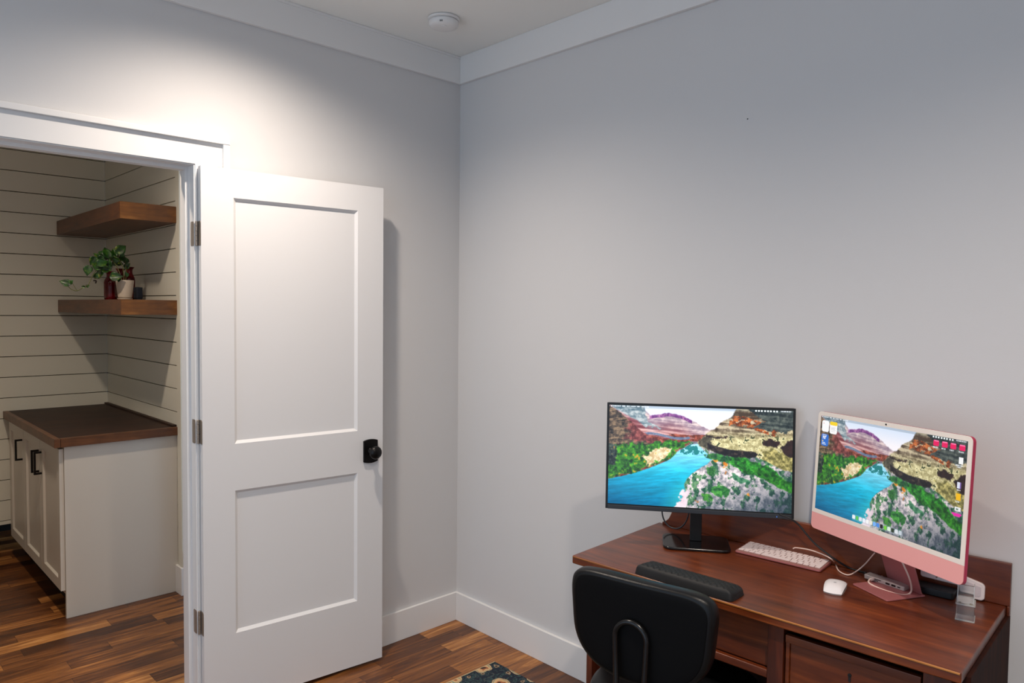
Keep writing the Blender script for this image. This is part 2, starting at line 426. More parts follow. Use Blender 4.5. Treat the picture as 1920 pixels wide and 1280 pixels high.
# rose and knob (camera side), knob behind
def rose_bm(sgn, y0):
    bm = bmesh.new(); cu, cz = .683, .930; w, h = .066, .102
    pts = []
    n = 10
    for k in range(n+1):
        t_ = -1+2*k/n; pts.append((cu+t_*w/2, cz+h/2-.006*(t_*t_)))
    for k in range(n+1):
        t_ = 1-2*k/n; pts.append((cu+t_*w/2, cz-h/2+.006*(t_*t_)))
    prism(bm, pts, y0, y0+sgn*.010, 'y'); return bm
link('knob_rose', rose_bm(-1, 0), M_BRONZE, door, bevel=.002)
def knob_bm(sgn, y0):
    bm = bmesh.new()
    M = Matrix.Translation((.683, y0, .930)) @ Matrix.Rotation(math.radians(90*sgn), 4, 'X')
    lathe(bm, [(.016, 0), (.016, .004), (.011, .008), (.010, .022), (.014, .027), (.024, .031), (.0275, .038), (.0275, .044), (.024, .051), (.015, .056), (.004, .058)], 36, M)
    return bm
link('door_knob', knob_bm(1, -.010), M_BRONZE, door, smooth=True)
link('knob_rose', rose_bm(1, TH), M_BRONZE, door, bevel=.002)
bm = bmesh.new(); M = Matrix.Translation((.683, TH+.009, .930)) @ Matrix.Rotation(math.radians(-90), 4, 'X')
lathe(bm, [(.011, 0), (.010, .010), (.018, .016), (.022, .022), (.02, .028), (.004, .032)], 30, M)
link('door_knob', bm, M_BRONZE, door, smooth=True)
bm = B(DW-.0002, DW+.0012, .004, .026, .90, .96)
link('latch_plate', bm, M_BRONZE, door)
for hz in (1.803, 1.074, .3555):
    bm = bmesh.new()
    # leaf plate on the door edge, leaf plate on the jamb side, knuckle with five barrels
    prism(bm, rrect(.026, .089, .006, 4, .0145, hz), -.0016, 0, 'x')
    hg = link('hinge', bm, M_NICKEL, door)
    bm = bmesh.new()
    for k in range(5):
        lathe(bm, [(.0045, hz-.0445+k*.0178+.0004), (.0052, hz-.0445+k*.0178+.001), (.0052, hz-.0445+(k+1)*.0178-.001), (.0045, hz-.0445+(k+1)*.0178-.0004)], 14, Matrix.Translation((-.0065, .032, 0)))
    link('hinge_knuckle', bm, M_NICKEL, hg, smooth=False)
    bm = bmesh.new(); prism(bm, rrect(.030, .089, .006, 4, .0, hz), -1.2702, -1.2688, 'x', (Matrix.Translation((-1.2596, -.0519, 0)) @ Matrix.Rotation(-ANG, 4, 'Z')).inverted() @ Matrix.Translation((0, .004, 0)))
    link('hinge_plate', bm, M_NICKEL, hg)

# ------------------------------------------------------------------ smoke detector
sd = empty('smoke_detector', (-.365, -.327, H), 0, 'round white smoke detector fixed to the ceiling near the corner', 'smoke detector')
bm = bmesh.new(); lathe(bm, [(.060, 0), (.066, -.003), (.066, -.010), (.061, -.012)], 48); link('mounting_plate', bm, M_TRIM, sd, smooth=False)
bm = bmesh.new(); lathe(bm, [(.056, -.012), (.061, -.016), (.061, -.027), (.055, -.036), (.040, -.0405), (.006, -.0415)], 48); cv = link('cover', bm, M_TRIM, sd, smooth=True)
bm = bmesh.new()
for k in range(-1, 2):
    M = Matrix.Rotation(math.radians(221+k*4.2), 4, 'Z'); box(bm, .0535, .0605, -.0009, .0009, -.034, -.026, M)
link('sounder_slot', bm, M_BLKPL, cv)
bm = bmesh.new(); lathe(bm, [(.010, -.0405), (.010, -.0425), (.008, -.0432)], 20, Matrix.Translation((-.012, -.02, 0))); link('test_button', bm, M_TRIM, cv)

# nail hole in the right wall
bm = bmesh.new(); lathe(bm, [(.0022, 0), (.002, .0012), (.0006, .0016)], 10, Matrix.Translation((-.0001, -1.508, 2.188)) @ Matrix.Rotation(math.radians(-90), 4, 'Y'))
o = link('wall_nail', bm, M_BLKPL); tag(o, 'tiny dark nail in the upper middle of the right wall', 'nail')

# ------------------------------------------------------------------ hall cabinet, worktop, shelves
cab = empty('base_cabinet', (XS, 1.284, 0), 0, 'white shaker base cabinet in the hall under a dark wooden worktop', 'cabinet')
def cx(x): return x-XS
def cyy(y): return y-1.284
bm = bmesh.new(); box(bm, -.53, -.001, 0, .016, 0, .848); link('end_panel', bm, M_CAB, cab, bevel=.001)
bm = bmesh.new(); box(bm, -.53, -.001, .0165, 1.244, .12, .848); link('carcass', bm, M_CAB, cab)
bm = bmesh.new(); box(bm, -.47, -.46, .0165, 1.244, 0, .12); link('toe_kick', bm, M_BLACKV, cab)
def shaker(y0, y1, hy):
    bm = bmesh.new(); x0, x1 = -.5505, -.5315; z0, z1 = .140, .838; s = .052; rx = x0+.010
    def V(x, y, z): return bm.verts.new((x, y, z))
    ys = [y0, y0+s, y1-s, y1]; zs = [z0, z0+s, z1-s, z1]
    for i in range(3):
        for j in range(3):
            a, b, c_, d = ys[i], ys[i+1], zs[j], zs[j+1]
            if i == 1 and j == 1:
                k = .006; O = [V(x0, a, c_), V(x0, b, c_), V(x0, b, d), V(x0, a, d)]; I = [V(rx, a+k, c_+k), V(rx, b-k, c_+k), V(rx, b-k, d-k), V(rx, a+k, d-k)]
                for q in range(4): bm.faces.new((O[q], O[(q+1) % 4], I[(q+1) % 4], I[q]))
                bm.faces.new(I)
            else: bm.faces.new((V(x0, a, c_), V(x0, b, c_), V(x0, b, d), V(x0, a, d)))
    for q in (((x0, y0, z0), (x1, y0, z0), (x1, y0, z1), (x0, y0, z1)), ((x0, y1, z0), (x1, y1, z0), (x1, y1, z1), (x0, y1, z1)),
              ((x0, y0, z0), (x1, y0, z0), (x1, y1, z0), (x0, y1, z0)), ((x0, y0, z1), (x1, y0, z1), (x1, y1, z1), (x0, y1, z1)), ((x1, y0, z0), (x1, y1, z0), (x1, y1, z1), (x1, y0, z1))):
        bm.faces.new([V(*p) for p in q])
    bmesh.ops.remove_doubles(bm, verts=bm.verts, dist=1e-5)
    d = link('cabinet_door', bm, M_CAB, cab)
    bm = bmesh.new(); box(bm, x0-.036, x0-.026, hy-.005, hy+.005, .655, .775)
    box(bm, x0-.027, x0, hy-.005, hy+.005, .655, .665); box(bm, x0-.027, x0, hy-.005, hy+.005, .765, .775)
    link('handle', bm, M_BRONZE, d, bevel=.0008, seg=1)
shaker(.006, .402, .372); shaker(.406, .802, .436); shaker(.806, 1.205, .842)

wt = empty('worktop', (XS, 1.26, .85), 0, 'dark stained thick wooden worktop on the white hall cabinet', 'worktop')
bm = bmesh.new()
for i in range(3): box(bm, -.548, -.001, .028+i*.411, .028+(i+1)*.411-.0012, 0, .042)
link('top_boards', bm, M_CTOP, wt)
link('front_edging', B(-.548, -.001, 0, .027, 0, .043), M_CTOPE, wt, bevel=.002)
link('side_edging', B(-.575, -.549, 0, 1.262, 0, .043), M_CTOPE, wt, bevel=.002)
link('back_ledge', B(-.022, -.001, .028, 1.262, .0425, .052), M_CTOP, wt)

def shelf(z0, z1, label):
    s = empty('floating_shelf', (XS, 1.25, z0), 0, label, 'shelf', 'floating shelves in the hall corner')
    h = z1-z0
    bm = bmesh.new(); box(bm, -.276, -.0005, .0125, 1.278, .0, h); link('shelf_board', bm, M_SHELF, s, bevel=.001)
    link('end_cap', B(-.276, -.0005, 0, .012, 0, h), M_SHELFX, s, bevel=.001)
shelf(1.972, 2.057, 'thick walnut floating shelf in the hall, the upper empty one')
shelf(1.490, 1.567, 'thick walnut floating shelf in the hall, the lower one holding plant and vases')

# vases
def vase(x, y, h, r, label, z=1.567):
    v = empty('glass_vase', (x, y, z), 0, label, 'vase', 'red glass vases on the lower shelf')
    bm = bmesh.new()
    prof = [(r*.86, 0), (r*.95, .003), (r, h*.12), (r, h*.62), (r*.9, h*.70), (r*.62, h*.80), (r*.56, h*.86), (r*.6, h*.93), (r*.82, h*.985), (r*.86, h)]
    inner = [(p[0]*.86, max(p[1], .004)) for p in prof[::-1]]
    lathe(bm, prof+inner, 48, lobes=(12, .025))
    link('vase_body', bm, M_RED, v, smooth=True)
    bm = bmesh.new(); rr = r*.86
    ring = [Vector((rr*math.cos(a), rr*math.sin(a), h)) for a in [2*math.pi*k/32 for k in range(33)]]
    tube(bm, ring, .0022, 8); link('rim', bm, M_RED, v, smooth=True)
vase(-1.110, 1.60, .150, .0305, 'tall ribbed ruby glass vase at the left, in front of the others')
vase(-1.030, 1.70, .172, .027, 'ruby glass vase behind the cream pot, between the other two vases')
vase(-.962, 1.78, .187, .030, 'ruby glass vase at the back right beside the shiplap wall')

pot = empty('plant_pot', (-1.066, 1.50, 1.567), 0, 'cream ceramic pot on a saucer on the lower shelf', 'pot')
bm = bmesh.new(); lathe(bm, [(.030, 0), (.036, .003), (.038, .010), (.035, .010), (.033, .006)], 40); link('saucer', bm, M_POT, pot, smooth=False)
bm = bmesh.new(); lathe(bm, [(.030, .011), (.034, .014), (.044, .100), (.044, .104), (.040, .104), (.039, .090)], 40); link('pot_body', bm, M_POT, pot, smooth=False)
bm = bmesh.new(); lathe(bm, [(.0388, .0895), (.0388, .093), (.02, .095)], 30); link('soil', bm, M_SOIL, pot)
sp_ = empty('security_camera', (-1.043, 1.36, 1.567), math.radians(20), 'small black rounded camera device on the lower shelf beside the pot', 'camera')
bm = bmesh.new(); prism(bm, rrect(.038, .034, .010, 6), .006, .066, 'z'); link('body', bm, M_NAVY, sp_, bevel=.004)
bm = bmesh.new(); prism(bm, rrect(.034, .030, .008, 6), 0, .006, 'z'); link('base', bm, M_BLKPL, sp_)
bm = bmesh.new(); box(bm, -.0195, -.0185, -.006, .006, .030, .042); link('lens', bm, M_GLOSS, sp_)

# pothos plant: leaves placed from the photograph at the shelf's own distance
def place(px, py, y):
    """world point seen at a photo pixel, lying on the vertical plane at distance y"""
    d = fwd + right*((px-960)/F_PX) - up*((py-640)/F_PX)
    t_ = (y-CAM.y)/d.y
    return CAM + d*t_
def g3(a, b): return (100+a/7.385, 440+b/7.385)
plant = empty('pothos_plant', (-1.066, 1.50, 1.660), 0, 'trailing green pothos plant growing out of the cream pot and vase', 'plant')
def leaf(c_, size, rot, tilt, yaw, fold=.15, mat=M_LEAF, name='leaf'):
    """heart-shaped cupped leaf; rot spins in its own plane"""
    bm = bmesh.new(); n = 9; rows = []
    for i in range(n+1):
        t_ = i/n
        w = .48*math.sin(math.pi*min(1, t_*1.0)**.62)*(1-.25*t_) if t_ < 1 else 0
        y = t_-.5-(.06 if i == 0 else 0)
        row = []
        for j in range(-3, 4):
            s = j/3; xx = w*s; zz = abs(s)**1.5*w*fold*2.2-.12*(t_-.4)**2*2
            yy = y-(.10*abs(s)**1.2 if t_ < .25 else 0)
            row.append((xx*size, yy*size, zz*size))
        rows.append(row)
    M = Matrix.Translation(c_-plant.location) @ Matrix.Rotation(yaw, 4, 'Z') @ Matrix.Rotation(math.pi/2+tilt, 4, 'X') @ Matrix.Rotation(rot, 4, 'Z')
    th = .0006
    A = [[bm.verts.new(M @ Vector(p)) for p in r] for r in rows]
    Bv = [[bm.verts.new(M @ (Vector(p)-Vector((0, 0, th)))) for p in r] for r in rows]
    for i in range(n):
        for j in range(6):
            bm.faces.new((A[i][j], A[i][j+1], A[i+1][j+1], A[i+1][j])); bm.faces.new((Bv[i][j], Bv[i+1][j], Bv[i+1][j+1], Bv[i][j+1]))
        bm.faces.new((A[i][0], A[i+1][0], Bv[i+1][0], Bv[i][0])); bm.faces.new((A[i][6], Bv[i][6], Bv[i+1][6], A[i+1][6]))
    bmesh.ops.remove_doubles(bm, verts=bm.verts, dist=1e-6)
    return link(name, bm, mat, plant, smooth=True)
PXM = 3.3e-3/7.385   # metres per crop pixel at the shelf
YAWV = -.27
leaves = [ # crop x, crop y, length, rotation (deg, 0 = tip up), y distance
 (150, 660, 100, 70, 1.50), (475, 505, 110, 175, 1.52), (735, 235, 135, 5, 1.55), (600, 290, 90, 40, 1.58), (545, 370, 105, 150, 1.52),
 (845, 235, 95, 20, 1.58), (945, 195, 135, -50, 1.55), (690, 385, 120, -60, 1.48), (600, 435, 120, 80, 1.50), (740, 480, 105, -95, 1.49),
 (800, 300, 90, -20, 1.6), (850, 335, 80, 60, 1.56), (905, 345, 90, -30, 1.6), (990, 340, 90, 10, 1.62), (1030, 425, 80, -40, 1.6),
 (885, 580, 125, -85, 1.44), (1010, 540, 60, 20, 1.52), (600, 550, 80, -20, 1.5), (655, 545, 85, 170, 1.5), (700, 290, 95, 80, 1.56),
 (640, 350, 95, 130, 1.54), (930, 400, 70, -100, 1.62), (830, 400, 75, 120, 1.6), (960, 275, 65, -15, 1.62), (680, 430, 90, -120, 1.52),
 (905, 630, 50, 170, 1.45), (880, 270, 90, -75, 1.62), (770, 380, 80, -10, 1.5), (960, 330, 70, 60, 1.58), (655, 250, 70, 60, 1.6),
 (250, 650, 55, -45, 1.5), (410, 720, 40, 80, 1.5), (480, 705, 40, -60, 1.5), (790, 440, 60, 200, 1.5)]
rl = random.Random(3)
for (a, b, L_, rot, y) in leaves:
    p = place(*g3(a, b), y)
    leaf(p, L_*PXM*1.02, math.radians(rot), rl.uniform(-.5, .25), YAWV+rl.uniform(-.5, .5), rl.uniform(.08, .25))
def vine(pts, r=.0013, y=1.5, name='vine'):
    P = []
    for q in pts:
        yy = q[2] if len(q) > 2 else y
        P.append(place(*g3(q[0], q[1]), yy)-plant.location)
    bm = bmesh.new(); tube(bm, smooth_path(P, 6), r, 6); return link(name, bm, M_STEM, plant, smooth=True)
vine([(780, 520, 1.60), (760, 480, 1.58), (680, 465, 1.53), (610, 480, 1.5), (545, 560), (490, 680), (420, 725), (330, 775), (250, 755), (200, 705), (165, 665)], .0018)
vine([(330, 772), (300, 730), (265, 670)]); vine([(610, 480), (640, 590), (660, 540)]); vine([(560, 590), (600, 600), (650, 605), (665, 560)], .0012)
vine([(950, 640, 1.5), (900, 480, 1.52), (840, 380, 1.56), (740, 260, 1.55)], .0015); vine([(980, 640, 1.5), (960, 450, 1.54), (900, 300, 1.58), (945, 200, 1.55)], .0015)
vine([(1000, 640, 1.5), (1010, 520, 1.56), (1000, 420, 1.6), (985, 340, 1.62)], .0014); vine([(940, 640, 1.5), (860, 560, 1.47), (880, 590, 1.44)], .0012)
vine([(780, 500, 1.6), (720, 420, 1.55), (620, 330, 1.55), (560, 360, 1.52)], .0014); vine([(790, 505, 1.6), (820, 420, 1.6), (850, 340, 1.57), (880, 270, 1.6)], .0013)
bm = bmesh.new(); p = place(*g3(572, 640), 1.5)-plant.location
tube(bm, smooth_path([p+Vector((-.006, 0, .001)), p+Vector((0, -.002, .003)), p+Vector((.007, 0, 0)), p+Vector((.004, 0, -.012))], 4), .0035, 8)
link('dried_leaf', bm, M_SOIL, plant, smooth=True)

# ------------------------------------------------------------------ rug
rug = empty('rug', (-.172, -.470, 0), 0, 'dark blue and teal floral rug with cream flowers lying under the desk chair', 'rug')
link('rug_body', B(-1.55, 0, -2.3, 0, .0005, .0055), M_RUG, rug)
bm = bmesh.new(); pth = [Vector((-1.55+.01*k, .0008+.0006*(k % 2), .0045)) for k in range(156)]; tube(bm, pth, .0024, 6)
link('stitched_edge', bm, plain('cream_yarn', srgb(190, 168, 130), .9), rug)

# ------------------------------------------------------------------ desk
DR = math.atan2(-.9988, .0485); DZ = .765
FL = Vector((-.572, -1.253, 0)); WD, DD, TT = 1.072, .512, .026
desk = empty('writing_desk', FL, DR, 'reddish brown wooden writing desk with a raised back board against the right wall', 'desk')
def on_desk(u, v, z=DZ): return Matrix.Rotation(DR, 4, 'Z') @ Vector((u, v, 0)) + FL + Vector((0, 0, z))
bm = bmesh.new(); box(bm, .0, WD, .0, DD, DZ-TT, DZ)
link('desk_top', bm, M_DESK, desk, bevel=.004, seg=3)
link('worn_highlight_edge', B(.003, WD-.003, -.0015, .004, DZ-.006, DZ-.0015), M_EDGE, desk, bevel=.001)  # strip paints the highlight along the worn front edge
# back board with a scrolled left end
pts = [(.020, DZ+.0005), (WD+.008, DZ+.0005), (WD+.008, DZ+.115), (.10, DZ+.105), (.085, DZ+.100), (.072, DZ+.085), (.062, DZ+.065), (.056, DZ+.045), (.046, DZ+.025), (.032, DZ+.012), (.020, DZ+.008)]
bm = bmesh.new(); prism(bm, pts, DD-.012, DD+.004, 'y'); box(bm, WD+.0005, WD+.008, DD-.012, DD+.004, DZ-TT, DZ+.0005); link('back_board', bm, M_DESK, desk, bevel=.002)
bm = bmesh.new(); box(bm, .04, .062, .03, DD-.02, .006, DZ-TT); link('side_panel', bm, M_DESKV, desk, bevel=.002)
bm = bmesh.new(); box(bm, WD-.022, WD+.008, .055, DD+.004, .006, DZ-TT-.0005); link('side_panel', bm, M_DESK_SHADE, desk, bevel=.002)
bm = bmesh.new(); box(bm, .062, .630, .046, .058, .607, DZ-TT-.0005); link('apron', bm, M_DESK, desk, bevel=.001)
link('apron_rail', B(.062, .630, .028, .046, .584, .606), M_DESK, desk, bevel=.003)
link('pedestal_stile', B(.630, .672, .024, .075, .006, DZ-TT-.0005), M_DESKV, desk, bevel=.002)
link('rear_panel', B(.062, WD-.023, DD-.0195, DD-.0125, .05, DZ-TT-.0005), M_DESK_SHADE, desk)
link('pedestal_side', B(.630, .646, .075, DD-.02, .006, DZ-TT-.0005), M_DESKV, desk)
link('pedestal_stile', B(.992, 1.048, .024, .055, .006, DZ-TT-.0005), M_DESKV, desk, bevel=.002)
def drawer(z0, z1):
    bm = bmesh.new(); x0, x1 = .676, .988; s = .020; yf = .026
    box(bm, x0, x1, yf, yf+.014, z1-s, z1); box(bm, x0, x1, yf, yf+.014, z0, z0+s)
    box(bm, x0, x0+.010, yf+.003, yf+.014, z0+s, z1-s); box(bm, x1-.012, x1, yf+.003, yf+.014, z0+s, z1-s)
    box(bm, x0+.010, x1-.012, yf+.009, yf+.030, z0+s, z1-s); box(bm, x0+.005, x1-.005, yf+.03, DD-.03, z0+.004, z1-.03)
    d = link('drawer', bm, M_DESK, desk, bevel=.0015)
    bm = bmesh.new(); xc = .832; zc = (z0+z1)/2+.02
    lathe(bm, [(.0045, 0), (.0045, .0012)], 14, Matrix.Translation((xc, yf+.0085, zc+.004)) @ Matrix.Rotation(math.radians(90), 4, 'X'))
    box(bm, xc-.0028, xc+.0028, yf+.0073, yf+.0086, zc-.012, zc+.004)
    link('keyhole', bm, M_BLKPL, d)
    bm = bmesh.new(); box(bm, xc-.045, xc+.045, yf-.018, yf+.009, zc-.045, zc-.031); link('pull', bm, M_EDGE, d, bevel=.003)
drawer(.560, .716); drawer(.395, .550); drawer(.12, .385)
link('plinth', B(.672, .992, .03, .05, .006, .115), M_DESKV, desk)

# ------------------------------------------------------------------ picture shown on both screens (drawn on a fine mesh grid)
def vnoise(X, Y, sx, sy, seed):
    rs = np.random.RandomState(seed); g = rs.rand(64, 64)
    x = X*sx; y = Y*sy; xi = np.floor(x).astype(int); yi = np.floor(y).astype(int); fx = x-xi; fy = y-yi
    fx = fx*fx*(3-2*fx); fy = fy*fy*(3-2*fy)
    a = g[yi % 64, xi % 64]; b = g[yi % 64, (xi+1) % 64]; c_ = g[(yi+1) % 64, xi % 64]; d = g[(yi+1) % 64, (xi+1) % 64]
    return (a*(1-fx)+b*fx)*(1-fy)+(c_*(1-fx)+d*fx)*fy
def fbm(X, Y, sx, sy, seed, o=5):
    s = 0; w = 1; t_ = 0
    for k in range(o):
        s = s+w*vnoise(X, Y, sx*2**k, sy*2**k, seed+k); t_ += w; w *= .6
    return s/t_
def inpoly(X, Y, P):
    r = np.zeros(X.shape, bool); n = len(P)
    for i in range(n):
        x1, y1 = P[i]; x2, y2 = P[(i+1) % n]
        if y1 == y2: continue
        c_ = ((y1 > Y) != (y2 > Y)) & (X < (x2-x1)*(Y-y1)/(y2-y1)+x1); r ^= c_
    return r
def canyon(nx, ny):
    gx, gy = np.meshgrid((np.arange(nx)+.5)/nx, (np.arange(ny)+.5)/ny)
    A = 16/9
    n1 = fbm(gx*A, gy, 9, 9, 11); n2 = fbm(gx*A, gy, 30, 30, 23); n3 = fbm(gx*A, gy, 36, 36, 37, 4); st = fbm(gx*A+gy*.2, gy-gx*.12, 4, 46, 51, 4)
    st2 = fbm(gx*A, gy+.10*np.abs(gx-.8), 3, 40, 61, 4); wv = fbm(gx*A-gy*.9, gy+gx*.25, 8, 70, 71, 4)
    X = gx+(n2-.5)*.05; Y = gy+(n1-.5)*.05+(n2-.5)*.06
    img = np.zeros((ny, nx, 3)); col = lambda *c_: np.array(c_, float)
    def mixc(a, b, t_): return col(*a)*(1-t_[..., None])+col(*b)*t_[..., None]
    def soft(mk, k=1):
        f = mk.astype(float)
        for _ in range(k):
            f = (f+np.roll(f, 1, 0)+np.roll(f, -1, 0))/3; f = (f+np.roll(f, 1, 1)+np.roll(f, -1, 1))/3
        f[0] = mk[0]; f[-1] = mk[-1]; f[:, 0] = mk[:, 0]; f[:, -1] = mk[:, -1]
        return f[..., None]
    def put(mask, val):
        f = soft(mask); img[:] = img*(1-f)+np.asarray(val, float)*f
    sharp = lambda v, lo, hi: np.clip((v-lo+.03)/(hi-lo+.06), 0, 1)**1.15
    # sky
    img[:] = mixc((214, 232, 255), (255, 250, 255), sharp(gy, 0, .14))
    # left mountains
    skyx = [0, .154, .188, .215, .229, .263, .338, .379, .413, .447, .481, .515, .536, .57]
    skyy = [-.1, -.02, .02, .07, .093, .083, .063, .077, .087, .12, .145, .185, .20, .215]
    sl = np.interp(gx, skyx, skyy)+(n2-.5)*.02
    base = mixc((120, 52, 60), (226, 176, 172), sharp(st2, .35, .62))
    pale = mixc((150, 128, 146), (236, 214, 210), sharp(st2*.6+n2*.4, .36, .62))
    dpt = gy-sl; t_ = sharp(dpt, .09, .17)
    far = pale*(1-t_[..., None])+base*t_[..., None]
    purple = mixc((104, 50, 120), (190, 130, 176), sharp(n2, .35, .65)); pm = (dpt < .035) & (gx > .225) & (gx < .46)
    far = np.where(pm[..., None], purple, far)
    lowm = gy > .27; far = np.where((lowm & (st > .5))[..., None], mixc((92, 40, 30), (190, 100, 80), sharp(n3, .3, .7)), far)
    slab = np.abs(gy-(.295+.02*np.sin(gx*20))) < .012; far = np.where((slab & (gx > .2) & (gx < .45))[..., None], mixc((70, 86, 120), (150, 160, 180), n3), far)
    put((gy > sl) & (gx < .6), far)
    # near left cliff
    cl = [(-.1, -.1), (.02, .02), (.09, .12), (.16, .22), (.22, .30), (.31, .36), (.30, .42), (.1, .45), (.05, .8), (-.1, .8)]
    nearc = mixc((34, 30, 30), (148, 122, 96), sharp(wv*.5+n3*.5, .36, .62)); rd = mixc((84, 36, 40), (176, 96, 92), sharp(n3, .3, .7))
    kk = np.clip((gx+(n2-.5)*.12-.09)/.05, 0, 1)[..., None]*(Y < .36)[..., None]; nearc = nearc*(1-kk)+rd*kk; put(inpoly(X, Y, cl), nearc)
    tl = [(.0, -.1), (.17, -.1), (.2, .05), (.215, .16), (.30, .22), (.2, .2), (.12, .12), (.03, .03)]
    put(inpoly(X, Y, tl), mixc((82, 108, 122), (196, 204, 206), sharp(st*.5+n3*.5, .36, .62)))
    # left bank
    lb = [(-.1, .42), (.058, .40), (.13, .385), (.21, .39), (.31, .335), (.40, .33), (.46, .345), (.44, .38), (.385, .44), (.345, .52), (.29, .57), (.21, .635), (.106, .70), (-.1, .76)]
    grn = mixc((14, 52, 26), (84, 176, 44), sharp(n3*.6+n2*.4, .34, .66))
    put(inpoly(X, Y, lb), grn)
    dl = inpoly(X, Y, [(-.1, .38), (.04, .40), (.055, .5), (.03, .6), (-.1, .66)]); put(dl, mixc((12, 20, 24), (78, 92, 84), sharp(n3, .35, .7)))
    sb = [(.19, .52), (.25, .44), (.30, .405), (.36, .41), (.35, .46), (.30, .53), (.24, .60), (.215, .62), (.22, .57)]
    put(inpoly(X, Y, sb), mixc((200, 170, 120), (252, 236, 200), sharp(n3, .35, .6)))
    put(inpoly(X, Y, lb) & (n3 > .74) & (gy > .42), col(224, 150, 40))
    # river
    rv = [(-.1, .765), (0, .755), (.106, .705), (.21, .64), (.29, .575), (.345, .525), (.385, .445), (.44, .385), (.46, .365), (.50, .355), (.52, .41), (.55, .455), (.577, .50), (.55, .56), (.515, .59), (.468, .655), (.44, .71), (.425, .77), (.43, .83), (.41, .92), (.38, 1.1), (-.1, 1.1)]
    XX = gx+(n2-.5)*.006; YY = gy+(n2-.5)*.008; rm = inpoly(XX, YY, rv)
    tt = sharp(gy, .40, .68); rvc = col(168, 226, 250)*(1-tt[..., None])+col(0, 178, 214)*tt[..., None]
    t2 = sharp(gy+.35*(.45-gx), .72, 1.1); rvc = rvc*(1-t2[..., None])+col(0, 96, 140)*t2[..., None]
    rvc = rvc*(.80+.42*wv[..., None]); t3 = sharp(gx-.30-(1-gy)*.25, 0, .08)*sharp(gy, .65, .8); rvc = rvc*(1-.6*t3[..., None])+col(80, 206, 196)*.6*t3[..., None]
    refl = rm & (gy < .47) & (gx > .40); rvc = np.where((refl & (n2 > .52))[..., None], col(24, 128, 130)+0*rvc, rvc)
    # right bank ground first
    rb = (gx > .42) & (gy > .34) & ~rm
    lm = inpoly(XX, YY, lb)
    gnd = mixc((104, 108, 118), (244, 228, 228), sharp(n1*.45+n3*.55, .36, .60)); gk = np.clip((fbm(gx*A, gy, 22, 16, 91, 4)-.52)/.05, 0, 1)[..., None]; gnd = gnd*(1-gk)+mixc((28, 78, 58), (110, 156, 110), sharp(n3, .35, .65))*gk
    dk = sharp(gx*.8+gy, 1.25, 1.7); gnd = gnd*(1-.72*dk[..., None])+col(22, 44, 62)*.62*dk[..., None]
    put(rb & ~lm, gnd); put(rm, rvc)
    put(inpoly(X, Y, [(.36, 1.1), (.40, .92), (.428, .80), (.445, .84), (.45, 1.1)]), mixc((216, 190, 206), (250, 236, 238), n2))
    # right mountain
    mt = [(.57, .215), (.584, .20), (.618, .14), (.659, .09), (.686, .055), (.72, -.1), (1.1, -.1), (1.1, .62), (.95, .58), (.86, .5), (.80, .46), (.72, .475), (.617, .455), (.55, .41), (.50, .38), (.49, .345), (.52, .30)]
    rock = mixc((70, 56, 44), (206, 190, 158), sharp(st2*.7+n3*.3, .38, .58))
    tan = mixc((156, 146, 100), (240, 230, 178), sharp(n3*.7+n2*.3, .34, .56)); tan = np.where((n3 > .66)[..., None], col(70, 80, 50)+0*tan, tan)
    k = sharp(gy-(.26-.10*(gx-.6)), -.02, .03); mtc = rock*(1-k[..., None])+tan*k[..., None]
    org = (gy < .26) & (np.abs(gy-(.12+.55*(gx-.74)*(gx > .74))) < .05) & (n2 > .47) & (gx > .66) & (gx < .92); mtc = np.where(org[..., None], mixc((88, 40, 22), (212, 118, 60), sharp(n3, .3, .65)), mtc)
    dkt = (X+(n1-.5)*.2 > .80) & (Y+(n1-.5)*.1 < .20); mtc = np.where(dkt[..., None], mixc((28, 40, 44), (104, 112, 104), sharp(n3*.5+st*.5, .35, .65)), mtc)
    mm = inpoly(gx+(n2-.5)*.02, gy+(n2-.5)*.02, mt); put(mm, mtc)
    yel = mm & (X+(n1-.5)*.15 > .84) & (Y+(n1-.5)*.1 > .40); put(yel, mixc((96, 92, 50), (204, 190, 120), sharp(n3*.6+n2*.4, .38, .58)))
    shade = [(.50, .315), (.55, .27), (.58, .29), (.56, .35), (.55, .41), (.50, .37)]; put(inpoly(X, Y, shade), mixc((34, 34, 30), (120, 112, 92), n3))
    cliff = [(.545, .345), (.59, .375), (.67, .405), (.80, .415), (.82, .44), (.80, .47), (.72, .485), (.617, .46), (.55, .405)]
    put(inpoly(gx+(n3-.5)*.01, gy+(n3-.5)*.012, cliff), mixc((22, 22, 28), (86, 72, 62), sharp(n3, .4, .8)))
    for (ex, ey, rx, ry) in ((.884, .325, .052, .035), (.99, .38, .04, .08), (.60, .285, .06, .008)):
        put((((X-ex)/rx)**2+((Y-ey)/ry)**2) < 1, mixc((18, 16, 22), (66, 40, 36), n3))
    # greens
    def blob(ex, ey, rx, ry, sl_, c0, c1): put((((X-ex)/rx)**2+((Y-ey-sl_*(X-ex))/ry)**2) < 1, mixc(c0, c1, sharp(n3*.6+n2*.4, .36, .64)))
    blob(.62, .49, .09, .035, .25, (18, 62, 44), (70, 150, 70)); blob(.80, .58, .14, .075, .5, (8, 60, 26), (62, 170, 52)); blob(.93, .70, .13, .06, .8, (10, 62, 24), (60, 150, 40))
    blob(.62, .82, .055, .05, .2, (18, 78, 40), (84, 170, 70)); blob(.57, .62, .022, .05, 0, (24, 84, 40), (100, 170, 80)); blob(.55, .89, .03, .035, 0, (20, 80, 40), (90, 170, 60)); blob(.73, .70, .05, .03, .4, (24, 84, 60), (90, 150, 110))
